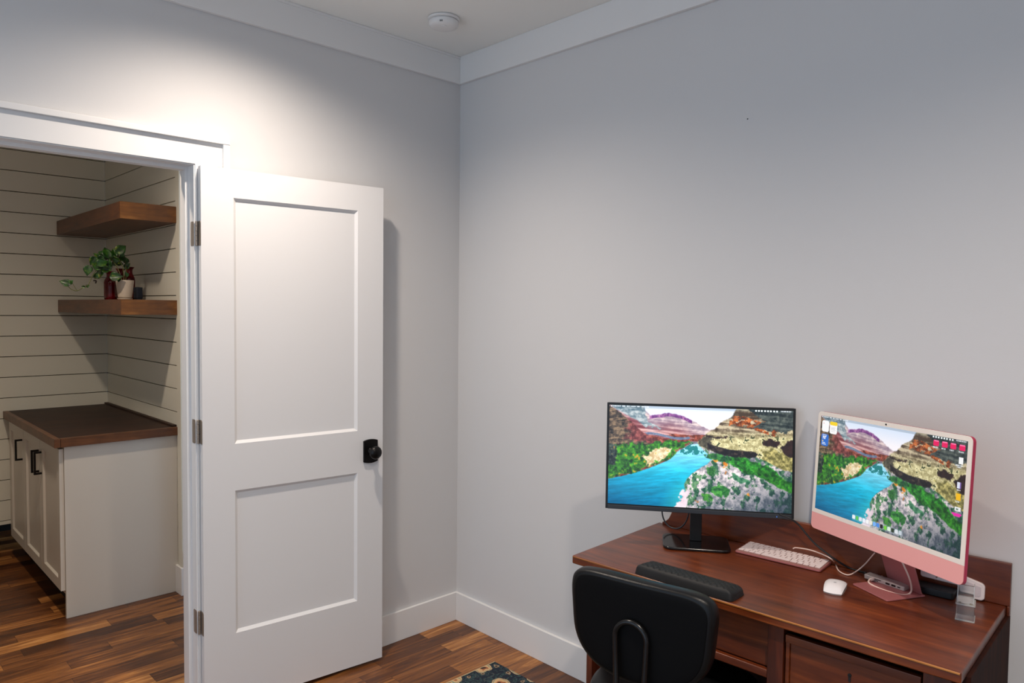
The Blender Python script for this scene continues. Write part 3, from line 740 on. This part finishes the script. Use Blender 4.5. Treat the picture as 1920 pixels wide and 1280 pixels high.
    for (ex, ey, r_) in ((.595, .52, .010), (.645, .55, .013), (.64, .585, .009), (.77, .84, .008), (.49, .93, .006), (.65, .64, .009)): put((((X-ex)/r_)**2+((Y-ey)/(r_*1.6))**2) < 1, mixc((190, 90, 20), (250, 180, 60), n3))
    return np.clip(img, 0, 255)

GLY = {'7': ['111', '001', '010', '010', '010'], '2': ['111', '001', '111', '100', '111'], 'o': ['11', '11']}
def rect(img, x0, x1, y0, y1, c_, r=0, al=1.0):
    ny, nx, _ = img.shape; a, b = int(x0*nx), max(int(x0*nx)+1, int(round(x1*nx))); c1, d = int(y0*ny), max(int(y0*ny)+1, int(round(y1*ny)))
    sub = img[c1:d, a:b]; h, w = sub.shape[:2]; yy, xx = np.mgrid[0:h, 0:w]; rr = int(r*nx)
    dx = np.maximum(np.maximum(rr-xx, xx-(w-1-rr)), 0); dy = np.maximum(np.maximum(rr-yy, yy-(h-1-rr)), 0); mk = dx*dx+dy*dy <= rr*rr+.5
    sub[mk] = sub[mk]*(1-al)+np.array(c_, float)*al
def glyph(img, ch, x, y, s, c_=(255, 255, 255)):
    for j, row in enumerate(GLY[ch]):
        for i, v in enumerate(row):
            if v == '1': rect(img, x+i*s, x+(i+1)*s, y+j*s*1.7, y+(j+1)*s*1.7, c_)
def words(img, x, y, n, seed, h=.010, c_=(240, 245, 250)):
    rs = random.Random(seed)
    for k in range(n):
        w = rs.choice((.004, .006, .008)); rect(img, x, x+w*.8, y, y+h, c_, al=.8); x += w+.0012
    return x
def menubar(img):
    rect(img, 0, 1, 0, .022, (40, 60, 70), al=.22)
    rect(img, .010, .016, .006, .018, (255, 255, 255), .003)
    x = .022
    for i, n in enumerate((6, 3, 3, 4, 3, 5)): x = words(img, x, .007, n, i)+.007
    x = .80
    for i in range(8): rect(img, x, x+.008, .006, .018, (240, 250, 250), .002); x += .016
    words(img, .935, .007, 8, 9)
def screen(name, w, h, parent, M, overlay=None, strength=1.0, nx=460, ny=259):
    img = canyon(nx, ny); menubar(img)
    if overlay: overlay(img)
    xs = (np.arange(nx+1)/nx-.5)*w; zs = (.5-np.arange(ny+1)/ny)*h
    gx, gz = np.meshgrid(xs, zs); V = np.zeros(((nx+1)*(ny+1), 3)); V[:, 0] = gx.ravel(); V[:, 2] = gz.ravel()
    i, j = np.meshgrid(np.arange(nx), np.arange(ny)); b0 = (j*(nx+1)+i).ravel(); Fq = np.stack([b0, b0+nx+1, b0+nx+2, b0+1], 1)
    me = bpy.data.meshes.new(name); me.vertices.add(len(V)); me.vertices.foreach_set('co', V.ravel())
    me.loops.add(Fq.size); me.loops.foreach_set('vertex_index', Fq.ravel()); me.polygons.add(len(Fq)); me.polygons.foreach_set('loop_start', np.arange(0, Fq.size, 4))
    me.update(calc_edges=True)
    lin = img/255.; lin = np.where(lin <= .04045, lin/12.92, ((lin+.055)/1.055)**2.4)
    rgba = np.ones((ny*nx, 4, 4)); rgba[:, :, :3] = lin.reshape(-1, 1, 3)
    ca = me.color_attributes.new('picture', 'FLOAT_COLOR', 'CORNER'); ca.data.foreach_set('color', rgba.ravel())
    mt, nt, p = newmat('lit_screen'); a = nt.nodes.new('ShaderNodeVertexColor'); a.layer_name = 'picture'
    p.inputs['Base Color'].default_value = (.01, .01, .012, 1); p.inputs['Roughness'].default_value = .25
    nt.links.new(a.outputs[0], p.inputs['Emission Color']); p.inputs['Emission Strength'].default_value = strength
    me.materials.append(mt); o = bpy.data.objects.new(name, me); C.objects.link(o); o.parent = parent; o.matrix_local = M
    return o

def scr_frame(loc, yaw, tilt, s=1):
    """world matrix: local x = right, local y = into the screen (away from viewer), z = up"""
    r_ = Vector((math.sin(yaw), -math.cos(yaw), 0)); n_ = Vector((-math.cos(yaw), -math.sin(yaw), 0)); z_ = Vector((0, 0, 1))
    u_ = z_*math.cos(tilt)-n_*math.sin(tilt); b_ = r_.cross(-u_).cross(r_) if False else u_.cross(r_)
    M = Matrix(((r_.x, b_.x, u_.x, loc[0]), (r_.y, b_.y, u_.y, loc[1]), (r_.z, b_.z, u_.z, loc[2]), (0, 0, 0, 1)))
    return M

# ------------------------------------------------------------------ black monitor
def from_cam(P, s): return CAM+(Vector(P)-CAM)*s
SM = .97; mloc = from_cam((-.1562, -1.4445, 1.0486), SM); my = .6195
mon = empty('monitor', (mloc.x, mloc.y, DZ), 0, 'black framed monitor on the left of the desk, showing a canyon river', 'monitor')
MW = scr_frame(mloc, my, .049); ML = Matrix.Translation((-mloc.x, -mloc.y, -DZ)) @ MW
sw, sh = .5977*SM, .3362*SM
def addM(name, bm, mat, parent, M, **k):
    bmesh.ops.transform(bm, matrix=M, verts=bm.verts); return link(name, bm, mat, parent, **k)
screen('screen', sw, sh, mon, ML @ Matrix.Translation((0, -.0004, 0)), strength=1.25)
bz = .0075
fr = bmesh.new(); prism(fr, rrect(sw+2*bz, sh+2*bz+.010, .004, 4, 0, -.005), .0002, .016, 'y'); addM('housing', fr, M_BLKPL, mon, ML, bevel=.001)
bm = bmesh.new(); hw, hh = sw/2, sh/2
box(bm, -hw-bz, -hw, -.0015, .001, -hh-.017, hh+bz); box(bm, hw, hw+bz, -.0015, .001, -hh-.017, hh+bz); box(bm, -hw, hw, -.0015, .001, hh, hh+bz); box(bm, -hw, hw, -.0015, .001, -hh-.004, -hh)
addM('bezel', bm, M_BLKPL, mon, ML)
addM('chin_strip', B(-hw, hw, -.004, .001, -hh-.0175, -hh-.004), M_GREYPL, mon, ML, bevel=.001)
bm = bmesh.new(); prism(bm, rrect(.34, .20, .02, 5, 0, -.03), .016, .045, 'y'); addM('rear_case', bm, M_BLKPL, mon, ML, bevel=.004)
addM('power_light', B(hw*.84, hw*.84+.003, -.0046, -.0036, -hh-.014, -hh-.010), plain('blue_led', srgb(90, 140, 230), .3), mon, ML)
MB_ = Matrix.Rotation(my-math.pi/2, 4, 'Z')      # upright frame turned with the monitor: x right, y back
bm = bmesh.new(); box(bm, -.019, .019, .046, .062, .010, .23); addM('stand_column', bm, M_BLKPL, mon, MB_, bevel=.002)
bm = bmesh.new(); prism(bm, rrect(.215, .155, .028, 8, .0, .042), .0008, .010, 'z'); addM('stand_base', bm, M_GLOSS, mon, MB_, bevel=.003)

# ------------------------------------------------------------------ pink computer
SI = .975; iloc = from_cam((-.1303, -2.0171, 1.075), SI); iy = -.4707; it = .063
imac = empty('desktop_computer', (iloc.x, iloc.y, DZ), 0, 'pink all-in-one computer at the right of the desk, white bezel and canyon picture', 'computer')
IW = scr_frame(iloc, iy, it) @ Matrix.Rotation(-.0176, 4, 'Y'); IL = Matrix.Translation((-iloc.x, -iloc.y, -DZ)) @ IW
iw, ih = .52*SI, .2925*SI; bw, bt, bb = .0128*SI, .0128*SI, .0128*SI; chin = .0505*SI
def overlay(img):
    rect(img, .014, .072, .050, .165, (255, 255, 255), .010); rect(img, .024, .030, .075, .083, (230, 120, 120))
    rect(img, .079, .140, .050, .175, (255, 255, 255), .010); rect(img, .079, .140, .050, .085, (250, 214, 20), .006)
    for k in range(4): rect(img, .090, .128-.006*(k % 2), .105+k*.014, .109+k*.014, (200, 200, 205))
    rect(img, .014, .074, .190, .315, (30, 108, 206), .010)
    rect(img, .022, .056, .198, .204, (220, 235, 255)); glyph(img, '7', .024, .214, .0036); glyph(img, '2', .037, .214, .0036); glyph(img, 'o', .050, .212, .0022)
    rect(img, .022, .030, .262, .270, (255, 230, 120)); rect(img, .022, .048, .280, .286, (220, 235, 255)); rect(img, .022, .055, .294, .300, (220, 235, 255))
    for k in range(4):
        x = .808+k*.049; rect(img, x, x+.032, .042, .090, (236, 14, 96), .003); rect(img, x+.003, x+.029, .042, .050, (255, 120, 170)); words(img, x-.002, .098, 4, 30+k)
    rect(img, .958, .980, .150, .205, (250, 250, 250)); words(img, .940, .214, 6, 40); words(img, .948, .230, 4, 41)
    rect(img, .958, .978, .360, .412, (225, 228, 245)); rect(img, .972, .978, .360, .412, (120, 90, 170)); words(img, .958, .424, 3, 42)
    rect(img, .955, .981, .458, .512, (248, 190, 20)); words(img, .956, .524, 3, 43)
    rect(img, .954, .984, .574, .608, (238, 240, 240)); rect(img, .960, .972, .584, .598, (120, 140, 130)); rect(img, .938, .992, .626, .640, (236, 40, 170), .004); rect(img, .946, .984, .643, .652, (236, 40, 170), .003)
    cols = [(240, 244, 250), (90, 200, 90), (230, 232, 240), (240, 244, 255), (250, 250, 250), (240, 232, 220), (120, 180, 250), (70, 140, 230), (20, 20, 26), (120, 210, 60), (220, 240, 220), (40, 60, 40), (225, 230, 235), (200, 210, 220)]
    rect(img, .300, .660, .928, .985, (190, 210, 220), .008, .35)
    for k, cc in enumerate(cols): x = .306+k*.0252; rect(img, x, x+.0195, .938, .974, cc, .004)
screen('screen', iw, ih, imac, IL @ Matrix.Translation((0, -.0004, 0)), overlay, .95)
M_BEZ = plain('pale_bezel', srgb(238, 228, 218), .35)
T_, D_ = ih/2+bt, 0.0112
bot = -ih/2-bb-chin
bm = bmesh.new(); prism(bm, rrect(iw+2*bw, T_-bot, .014, 6, 0, (T_+bot)/2), .0014, D_, 'y'); addM('housing', bm, M_PINKD, imac, IL, bevel=.0006, seg=1)
bm = bmesh.new()   # front glass border
O = [p for p in rrect(iw+2*bw-.001, T_-bot-.001, .0135, 6, 0, (T_+bot)/2)]
def clipz(P, zc, above):
    return [p for p in P if (p[1] >= zc if above else p[1] <= zc)]
top = clipz(O, -ih/2-bb, True); q = iw/2+bw-.0005
hwI, hhI = iw/2, ih/2
box(bm, -q, -hwI, -.0006, .0014, -hhI-bb, hhI-.002); box(bm, hwI, q, -.0006, .0014, -hhI-bb, hhI-.002); box(bm, -hwI, hwI, -.0006, .0014, -hhI-bb, -hhI)
pts = [(-hwI, hhI-.002), (-hwI, hhI), (hwI, hhI), (hwI, hhI-.002), (q, hhI-.002)]+[p for p in rrect(2*q, 2*T_, .0135, 6) if p[1] > hhI]+[(-q, hhI-.002)]
prism(bm, pts, -.0006, .0014, 'y'); addM('bezel', bm, M_BEZ, imac, IL)
low = [p for p in rrect(2*q, T_-bot-.001, .0135, 6, 0, (T_+bot)/2) if p[1] < -hhI-bb]
bm = bmesh.new(); prism(bm, [(-q, -hhI-bb-.0002)]+low+[(q, -hhI-bb-.0002)], -.0006, .0014, 'y'); addM('chin', bm, M_PINK, imac, IL)
bm = bmesh.new(); lathe(bm, [(.0026, 0), (.0026, .0006)], 18, Matrix.Translation((0, -.0006, hhI+bt*.5)) @ Matrix.Rotation(math.radians(90), 4, 'X')); addM('webcam', bm, M_GLOSS, imac, IL)
IB = Matrix.Rotation(iy-math.pi/2, 4, 'Z')
FX = -.012
bm = bmesh.new(); prism(bm, rrect(.128, .132, .006, 4, FX, .045), .0006, .0045, 'z'); addM('stand_foot', bm, M_PINKS, imac, IB, bevel=.001)
bm = bmesh.new(); prof = [(.100, .0047), (.105, .0047), (.034, .20), (.028, .20)]; prism(bm, prof, FX-.058, FX+.058, 'x'); addM('stand_neck', bm, M_PINKS, imac, IB, bevel=.001)

# ------------------------------------------------------------------ keyboard
kb = empty('keyboard', (-.092, -1.717, DZ+.0004), 0, 'white and pink compact keyboard lying on the desk between the two screens', 'keyboard')
kd = math.atan2(-.264, .022); KM = Matrix.Rotation(kd, 4, 'Z')   # local x along the long side
KL, KD_ = .268, .122
bm = bmesh.new(); prism(bm, rrect(KL, KD_, .008, 6), .001, .0062, 'z')
for v in bm.verts:
    if v.co.z > .005: v.co.z += (v.co.y+KD_/2)*.03
addM('case', bm, M_PINKS, kb, KM, bevel=.0008, seg=1)
bm = bmesh.new(); prism(bm, rrect(KL-.003, KD_-.003, .0075, 6), .0063, .0066, 'z')
for v in bm.verts: v.co.z += (v.co.y+KD_/2)*.03
addM('top_plate', bm, plain('key_gap_shade', srgb(150, 104, 98), .5, 0), kb, KM)  # pale plate darkened: shadows and legends between keys put into its colour
rows = [('fn', .014, [1]*14), ('num', .0175, [1]*13+[1.5]), ('q', .0175, [1.5]+[1]*13), ('a', .0175, [1.75]+[1]*11+[1.75]), ('z', .0175, [2.25]+[1]*10+[2.25]), ('sp', .0175, [1, 1, 1, 1.25, 5.2, 1.25, 1, 1, 1, 1])]
y = KD_/2-.004; tot = KL-.010
for rn, hgt, ks in rows:
    u = tot/sum(ks); x = -tot/2
    for w in ks:
        bm = bmesh.new(); zz = .0068+(y-hgt/2+KD_/2)*.03
        box(bm, x+.0013, x+w*u-.0013, y-hgt+.0006, y-.0006, zz, zz+.0018)
        addM('key', bm, M_KEY, kb, KM)
        x += w*u
    y -= hgt+.0004

# mouse
ms = empty('computer_mouse', (-.236, -1.938, DZ), math.radians(14), 'white low wireless mouse on the desk in front of the pink computer', 'mouse')
bm = bmesh.new(); nx_, ny_ = 18, 12; L2, W2 = .054, .0275; grid = []
for i in range(nx_+1):
    row = []
    for j in range(ny_+1):
        a = -1+2*i/nx_; b = -1+2*j/ny_
        a2 = a*math.sqrt(1-b*b*.22); b2 = b*math.sqrt(1-a*a*.22)
        e = max(abs(a), abs(b)); z = .0045+.0125*(1-abs(a)**2.6)*(1-.35*b*b)+.0035*(1-e**8)
        row.append(bm.verts.new((a2*L2, b2*W2*(1+.04*a), z)))
    grid.append(row)
for i in range(nx_):
    for j in range(ny_): bm.faces.new((grid[i][j], grid[i+1][j], grid[i+1][j+1], grid[i][j+1]))
o_m = link('top_shell', bm, plain('mouse_white', srgb(232, 228, 230), .22), ms, smooth=True)
bm = bmesh.new(); ring = []
edge = [grid_ for grid_ in []]
pts = []
for k in range(48):
    a = 2*math.pi*k/48; ca, sa = math.cos(a), math.sin(a); e = max(abs(ca), abs(sa)); p_, q_ = ca/e, sa/e
    pts.append((p_*math.sqrt(1-q_*q_*.22)*L2*.97, q_*math.sqrt(1-p_*p_*.22)*W2*.97*(1+.04*p_)))
prism(bm, pts, .0006, .0046, 'z'); link('base', bm, M_SILVER, ms)
bm = bmesh.new(); lathe(bm, [(.004, 0), (.004, .0003)], 14, Matrix.Translation((-.005, 0, .0203))); link('emblem', bm, plain('grey_print', srgb(160, 160, 164), .5), ms)

# ------------------------------------------------------------------ wrist rest
wr = empty('wrist_rest', on_desk(.383, .0455), DR, 'black quilted padded wrist rest on the front edge of the desk', 'wrist rest')
bm = bmesh.new(); N1, N2 = 120, 36; Lw, Dw, Hw = .312, .088, .030; g = []
for i in range(N1+1):
    row = []
    for j in range(N2+1):
        a = -1+2*i/N1; b = -1+2*j/N2
        a2 = a*math.sqrt(1-b*b*b*b*.06); b2 = b*math.sqrt(1-a**8*.30)
        e = max(abs(a)**10, abs(b)**5.0); z = Hw*(1-e)**.42*(1-.15*b)
        d1 = abs(((a2*Lw/2+b2*Dw/2)/.020) % 1-.5)*2; d2 = abs(((a2*Lw/2-b2*Dw/2)/.020) % 1-.5)*2
        q_ = min(1-d1, 1-d2); inside = 1 if (abs(b) < .74 and abs(a) < .95) else 0
        z -= .0042*inside*math.exp(-(q_/.16)**2)
        row.append(bm.verts.new((a2*Lw/2, b2*Dw/2, max(z, .001))))
    g.append(row)
for i in range(N1):
    for j in range(N2): bm.faces.new((g[i][j], g[i+1][j], g[i+1][j+1], g[i][j+1]))
link('cushion', bm, plain('black_quilt', srgb(17, 17, 19), .62, 0, .3, 600), wr, smooth=True)
bm = bmesh.new(); prism(bm, rrect(Lw-.002, Dw-.003, .014, 6), .0004, .0022, 'z'); link('rubber_base', bm, M_BLKPL, wr)

# ------------------------------------------------------------------ small things round the pink computer
def at(px, py, z):
    d = fwd + right*((px-960)/F_PX) - up*((py-640)/F_PX); return CAM + d*((z-CAM.z)/d.z)
# silver hub lying on the foot
HZ = DZ+.0050
a_ = at(1622, 1078, HZ+.008); b_ = at(1695, 1102, HZ+.008)
hub = empty('usb_hub', ((a_.x+b_.x)/2, (a_.y+b_.y)/2, HZ), math.atan2(b_.y-a_.y, b_.x-a_.x), 'silver multiport hub resting on the foot of the pink computer', 'hub')
HL = (b_-a_).length+.004
bm = bmesh.new(); prism(bm, rrect(HL, .030, .004, 4, 0, .012), 0, .012, 'z'); link('hub_body', bm, M_SILVER, hub, bevel=.001)
fy = -.0032
for (p0, w, h, zc) in ((-.028, .020, .0022, .0075), (-.026, .010, .0018, .0035), (.006, .012, .005, .006), (.023, .012, .005, .006), (.040, .008, .003, .006)):
    link('port', B(p0, p0+w, fy-.0003, fy+.001, zc-h/2, zc+h/2), M_GLOSS, hub)

def at_y(px, py, x):
    d = fwd + right*((px-960)/F_PX) - up*((py-640)/F_PX); return CAM + d*((x-CAM.x)/d.x)
def cable(name, pts, r, mat, label, cat='cable', extra=None):
    """pts: photo pixel + height above the floor, laid at real positions on or above the desk"""
    P = [at(x, y, z) if z > 0 else at_y(x, y, z) for x, y, z in pts]
    o0 = P[0].copy(); root = empty(name, (o0.x, o0.y, o0.z), 0, label, cat)
    bm = bmesh.new(); tube(bm, [p-o0 for p in smooth_path(P, 8)], r, 8); link('cord', bm, mat, root, smooth=True)
    return root, P, o0
t0 = DZ+.003
root, P, o0 = cable('charging_cable', [(1487, 1028, -.056), (1494, 1026.5, -.056), (1520, 1031, -.058), (1545, 1040, -.062), (1559, 1048, -.072), (1566, 1056, t0), (1573, 1070, t0), (1590, 1077.5, t0), (1606, 1070.5, DZ+.010), (1622, 1057, DZ+.035), (1640, 1036, DZ+.085)], .0019, M_CABLEW, 'thin white cable from the keyboard looping up behind the pink computer')
root, P, o0 = cable('hub_cable', [(1652, 1082, DZ+.012), (1640, 1084, DZ+.012), (1630, 1087, DZ+.010), (1630, 1093, DZ+.007), (1645, 1101, DZ+.004), (1668, 1109.5, t0), (1692, 1115, t0), (1706, 1112, DZ+.006), (1709, 1101, DZ+.026), (1704, 1081, DZ+.062), (1691, 1052, DZ+.106)], .0024, M_CABLEW, 'thick white cable plugged into the front of the silver hub')
pa, pb = at(1632, 1086, DZ+.011), at(1654, 1081.5, DZ+.011); bm = bmesh.new(); tube(bm, [pa-o0, pa+(pb-pa)*.3-o0, pb-o0], .0048, 10); link('plug', bm, M_CABLEW, root, smooth=True)
cable('power_cord', [(1698, 1100, DZ+.010), (1715, 1101.5, DZ+.005), (1733, 1100, DZ+.004), (1745, 1093, DZ+.008), (1754, 1085, DZ+.03), (1760, 1074, DZ+.06)], .0021, M_CABLEW, 'white cable leaving the right end of the silver hub')
cable('video_cable', [(1462, 964, -.10), (1480, 971, -.10), (1497, 983, -.085), (1512, 1001, -.08), (1527, 1018, -.075), (1545, 1033, -.07), (1568, 1050, -.062), (1592, 1064, DZ+.0035), (1610, 1070, DZ+.0035), (1624, 1074, DZ+.009)], .0030, M_CABLEB, 'black cable hanging from the black monitor to the silver hub')
P = [at_y(x, y, -.150) for x, y in ((1241, 940), (1241, 955), (1244, 972), (1253, 985), (1265, 990.5), (1277, 988), (1287, 976), (1293, 955), (1295, 940))]
root = empty('monitor_cable', P[0], 0, 'grey cable looping below the left half of the black monitor', 'cable')
bm = bmesh.new(); tube(bm, [p-P[0] for p in smooth_path(P, 8)], .0026, 8); link('cord', bm, M_GREYPL, root, smooth=True)

# dark flat case and white device behind the pink computer
e1 = Vector((.0485, -.9988, 0))
dk = empty('external_drive', on_desk(.912, .466), DR, 'flat black drive lying under the right half of the pink computer', 'drive')
bm = bmesh.new(); prism(bm, rrect(.098, .050, .008, 5), 0.0006, .020, 'z'); link('case', bm, M_BLKPL, dk, bevel=.002)
rt = empty('white_adapter', on_desk(.972, .503), DR, 'flat white device leaning on the back board beside the pink computer', 'adapter')
bm = bmesh.new()
M = Matrix.Rotation(math.radians(14), 4, 'X')
pts = [(-.105, .034), (-.100, .029), (-.012, .028), (-.006, .001), (.046, .001), (.052, .007), (.052, .040), (.046, .047), (-.020, .062), (-.098, .072), (-.105, .066)]
prism(bm, pts, -.018, -.006, 'y', Matrix.Rotation(math.radians(-8), 4, 'X')); link('shell', bm, M_WHITE, rt, bevel=.003)
bm = bmesh.new(); pts = [(.000, .009), (.040, .010), (.044, .014), (.044, .036), (-.004, .047)]
prism(bm, pts, -.0195, -.0178, 'y', Matrix.Rotation(math.radians(-8), 4, 'X')); link('face_inset', bm, plain('grey_white', srgb(204, 192, 194), .5), rt)

# clear acrylic stand-box at the right
ac = empty('acrylic_holder', (-.188, -2.246, DZ), math.radians(-78), 'small clear acrylic holder on the right end of the desk', 'holder')
w2, d2 = .0195, .0235
bm = bmesh.new(); box(bm, -w2, w2, -d2, d2, .003, .040); link('lower_box', bm, M_ACR, ac, bevel=.0015)
bm = bmesh.new(); prism(bm, rrect(2*w2+.004, 2*d2+.004, .003, 3), .0004, .0028, 'z'); link('foot_plate', bm, M_FROST, ac)
bm = bmesh.new(); prism(bm, rrect(2*w2+.004, 2*d2+.004, .003, 3), .0405, .0435, 'z'); link('middle_plate', bm, M_FROST, ac)
bm = bmesh.new(); prism(bm, [(-.018, .044), (.020, .044), (.020, .080), (.014, .080), (.006, .058), (-.014, .050)], -w2*.86, w2*.86, 'x'); link('upper_seat', bm, M_ACR, ac)
for s in (-1, 1):
    bm = bmesh.new(); x0 = s*w2*.86; prism(bm, [(-.018, .044), (.022, .044), (.022, .086), (-.004, .086), (-.009, .060)], x0, x0+s*.0018, 'x'); link('side_plate', bm, M_FROST, ac)
for s in (-1, 1):
    bm = bmesh.new(); lathe(bm, [(.0028, .0436), (.0028, .0452), (.0012, .0458)], 14, Matrix.Translation((s*.012, -.017, 0))); link('screw', bm, M_NICKEL, ac)

# ------------------------------------------------------------------ chair
wv_ = Vector((-.18, .984, 0)).normalized(); nv = Vector((wv_.y, -wv_.x, 0))   # nv: towards the desk
cen = Vector((-.80, -1.75, 0))+wv_*.0755
# local x = -w (viewer's right), local y = towards the desk
ch_rz = math.atan2(-wv_.y, -wv_.x)
chair = empty('office_chair', (cen.x, cen.y, .006), ch_rz, 'black padded swivel chair pushed up to the desk, back to the camera', 'chair')
zo = -.006
def pad_outline(w, h, n=64, k=(3.2, 3.2), taper=.0):
    out = []
    for i in range(n):
        a = 2*math.pi*i/n; c_, s_ = math.cos(a), math.sin(a); e = k[0] if s_ > 0 else k[1]
        x = math.copysign(abs(c_)**(2/e), c_)*w/2; z = math.copysign(abs(s_)**(2/e), s_)*h/2
        x *= 1-taper*(.5-z/h)
        out.append((x, z))
    return out
def pad(w, h, layers, cz, curve=.35, taper=.0, k=(3.2, 3.2)):
    """stack of outlines (y, scale) -> closed upholstered shape; curve bends the sides forward"""
    bm = bmesh.new(); rings = []
    for (y, s) in layers:
        rings.append([bm.verts.new((x*s, y+curve*x*x*s*s-.04*0, cz+z*(s if s > .5 else s))) for x, z in pad_outline(w, h, 64, k, taper)])
    for a, b in zip(rings, rings[1:]):
        for i in range(64): bm.faces.new((a[i], a[(i+1) % 64], b[(i+1) % 64], b[i]))
    bm.faces.new(rings[0][::-1]); bm.faces.new(rings[-1])
    return bm
BC = .726+zo
ins = lambda y: [(y, s) for s in (.15, .4, .65, .85)]
link('backrest_shell', pad(.412, .266, [(-.0015, .2), (-.0016, .5), (-.0018, .8), (-.0012, .90), (.0, .925), (.004, .925)], BC, taper=.12, k=(6.0, 2.6)), M_CHAIRS, chair, smooth=True)
link('backrest_cushion', pad(.412, .266, [(-.0006, .90), (.0002, .945), (.004, .978), (.010, .995), (.020, 1.0), (.032, 1.0), (.044, .97), (.052, .90), (.056, .78), (.058, .5), (.059, .2)], BC, taper=.12, k=(6.0, 2.6)), M_CHAIR, chair, smooth=True)
# bent tube carrying the backrest
lw = .043; hx_ = -.006
pts = []
for k in range(13):
    a = math.pi*k/12; pts.append(Vector((hx_-lw*math.cos(a), -.010, .715+zo+.042*math.sin(a))))
path = smooth_path([Vector((hx_-lw+.020, .04, .425+zo)), Vector((hx_-lw+.016, -.01, .46+zo)), Vector((hx_-lw+.014, -.022, .54+zo)), Vector((hx_-lw+.004, -.014, .66+zo))], 5)[:-1] + pts + smooth_path([Vector((hx_+lw, -.014, .66+zo)), Vector((hx_+lw-.001, -.022, .54+zo)), Vector((hx_+lw-.004, -.01, .46+zo)), Vector((hx_+lw-.006, .04, .425+zo))], 5)
bm = bmesh.new(); tube(bm, path, .0078, 12); link('back_tube', bm, plain('black_gloss_tube', srgb(15, 15, 16), .25, .2), chair, smooth=True)
# seat
def seat():
    bm = bmesh.new(); rings = []
    out = [(x, z) for x, z in pad_outline(.43, .41, 64, (3.4, 3.4))]
    for (z, s) in ((.432, .3), (.432, .8), (.434, .95), (.440, .99), (.460, 1.0), (.482, 1.0), (.493, .98), (.499, .93), (.503, .8), (.504, .4), (.504, .1)):
        rings.append([bm.verts.new((x*s, .265+y*s, z+zo)) for x, y in out])
    for a, b in zip(rings, rings[1:]):
        for i in range(64): bm.faces.new((a[i], a[(i+1) % 64], b[(i+1) % 64], b[i]))
    bm.faces.new(rings[0][::-1]); bm.faces.new(rings[-1]); return bm
link('seat_cushion', seat(), M_CHAIR, chair, smooth=True)
bm = bmesh.new(); prism(bm, rrect(.36, .34, .05, 6, 0, .265), .414+zo, .4315+zo, 'z'); link('seat_pan', bm, M_CHAIRS, chair)
bm = bmesh.new(); box(bm, -.06, .06, .02, .33, .398+zo, .4135+zo); link('tilt_plate', bm, M_CHAIRS, chair)
bm = bmesh.new(); lathe(bm, [(.030, .080), (.030, .22), (.024, .222), (.024, .3975)], 24, Matrix.Translation((0, .265, zo))); link('gas_column', bm, M_BLKPL, chair, smooth=False)
for k in range(5):
    a = math.radians(18+72*k); d = Vector((math.cos(a), math.sin(a), 0)); c0 = Vector((0, .265, zo))
    bm = bmesh.new(); tube(bm, [c0+d*.02+Vector((0, 0, .100)), c0+d*.14+Vector((0, 0, .090)), c0+d*.255+Vector((0, 0, .068))], lambda t_: .020-.006*t_, 8)
    leg = link('base_arm', bm, M_BLKPL, chair, smooth=True)
    bm = bmesh.new(); s = d.cross(Vector((0, 0, 1)))
    for q_ in (-1, 1):
        c1 = c0+d*.255+s*q_*.013; Mx = Matrix.Translation(c1+Vector((0, 0, .025))) @ s.to_track_quat('Z', 'Y').to_matrix().to_4x4()
        lathe(bm, [(.022, -.008), (.025, -.005), (.025, .005), (.022, .008)], 20, Mx)
    link('caster', bm, M_BLKPL, leg)
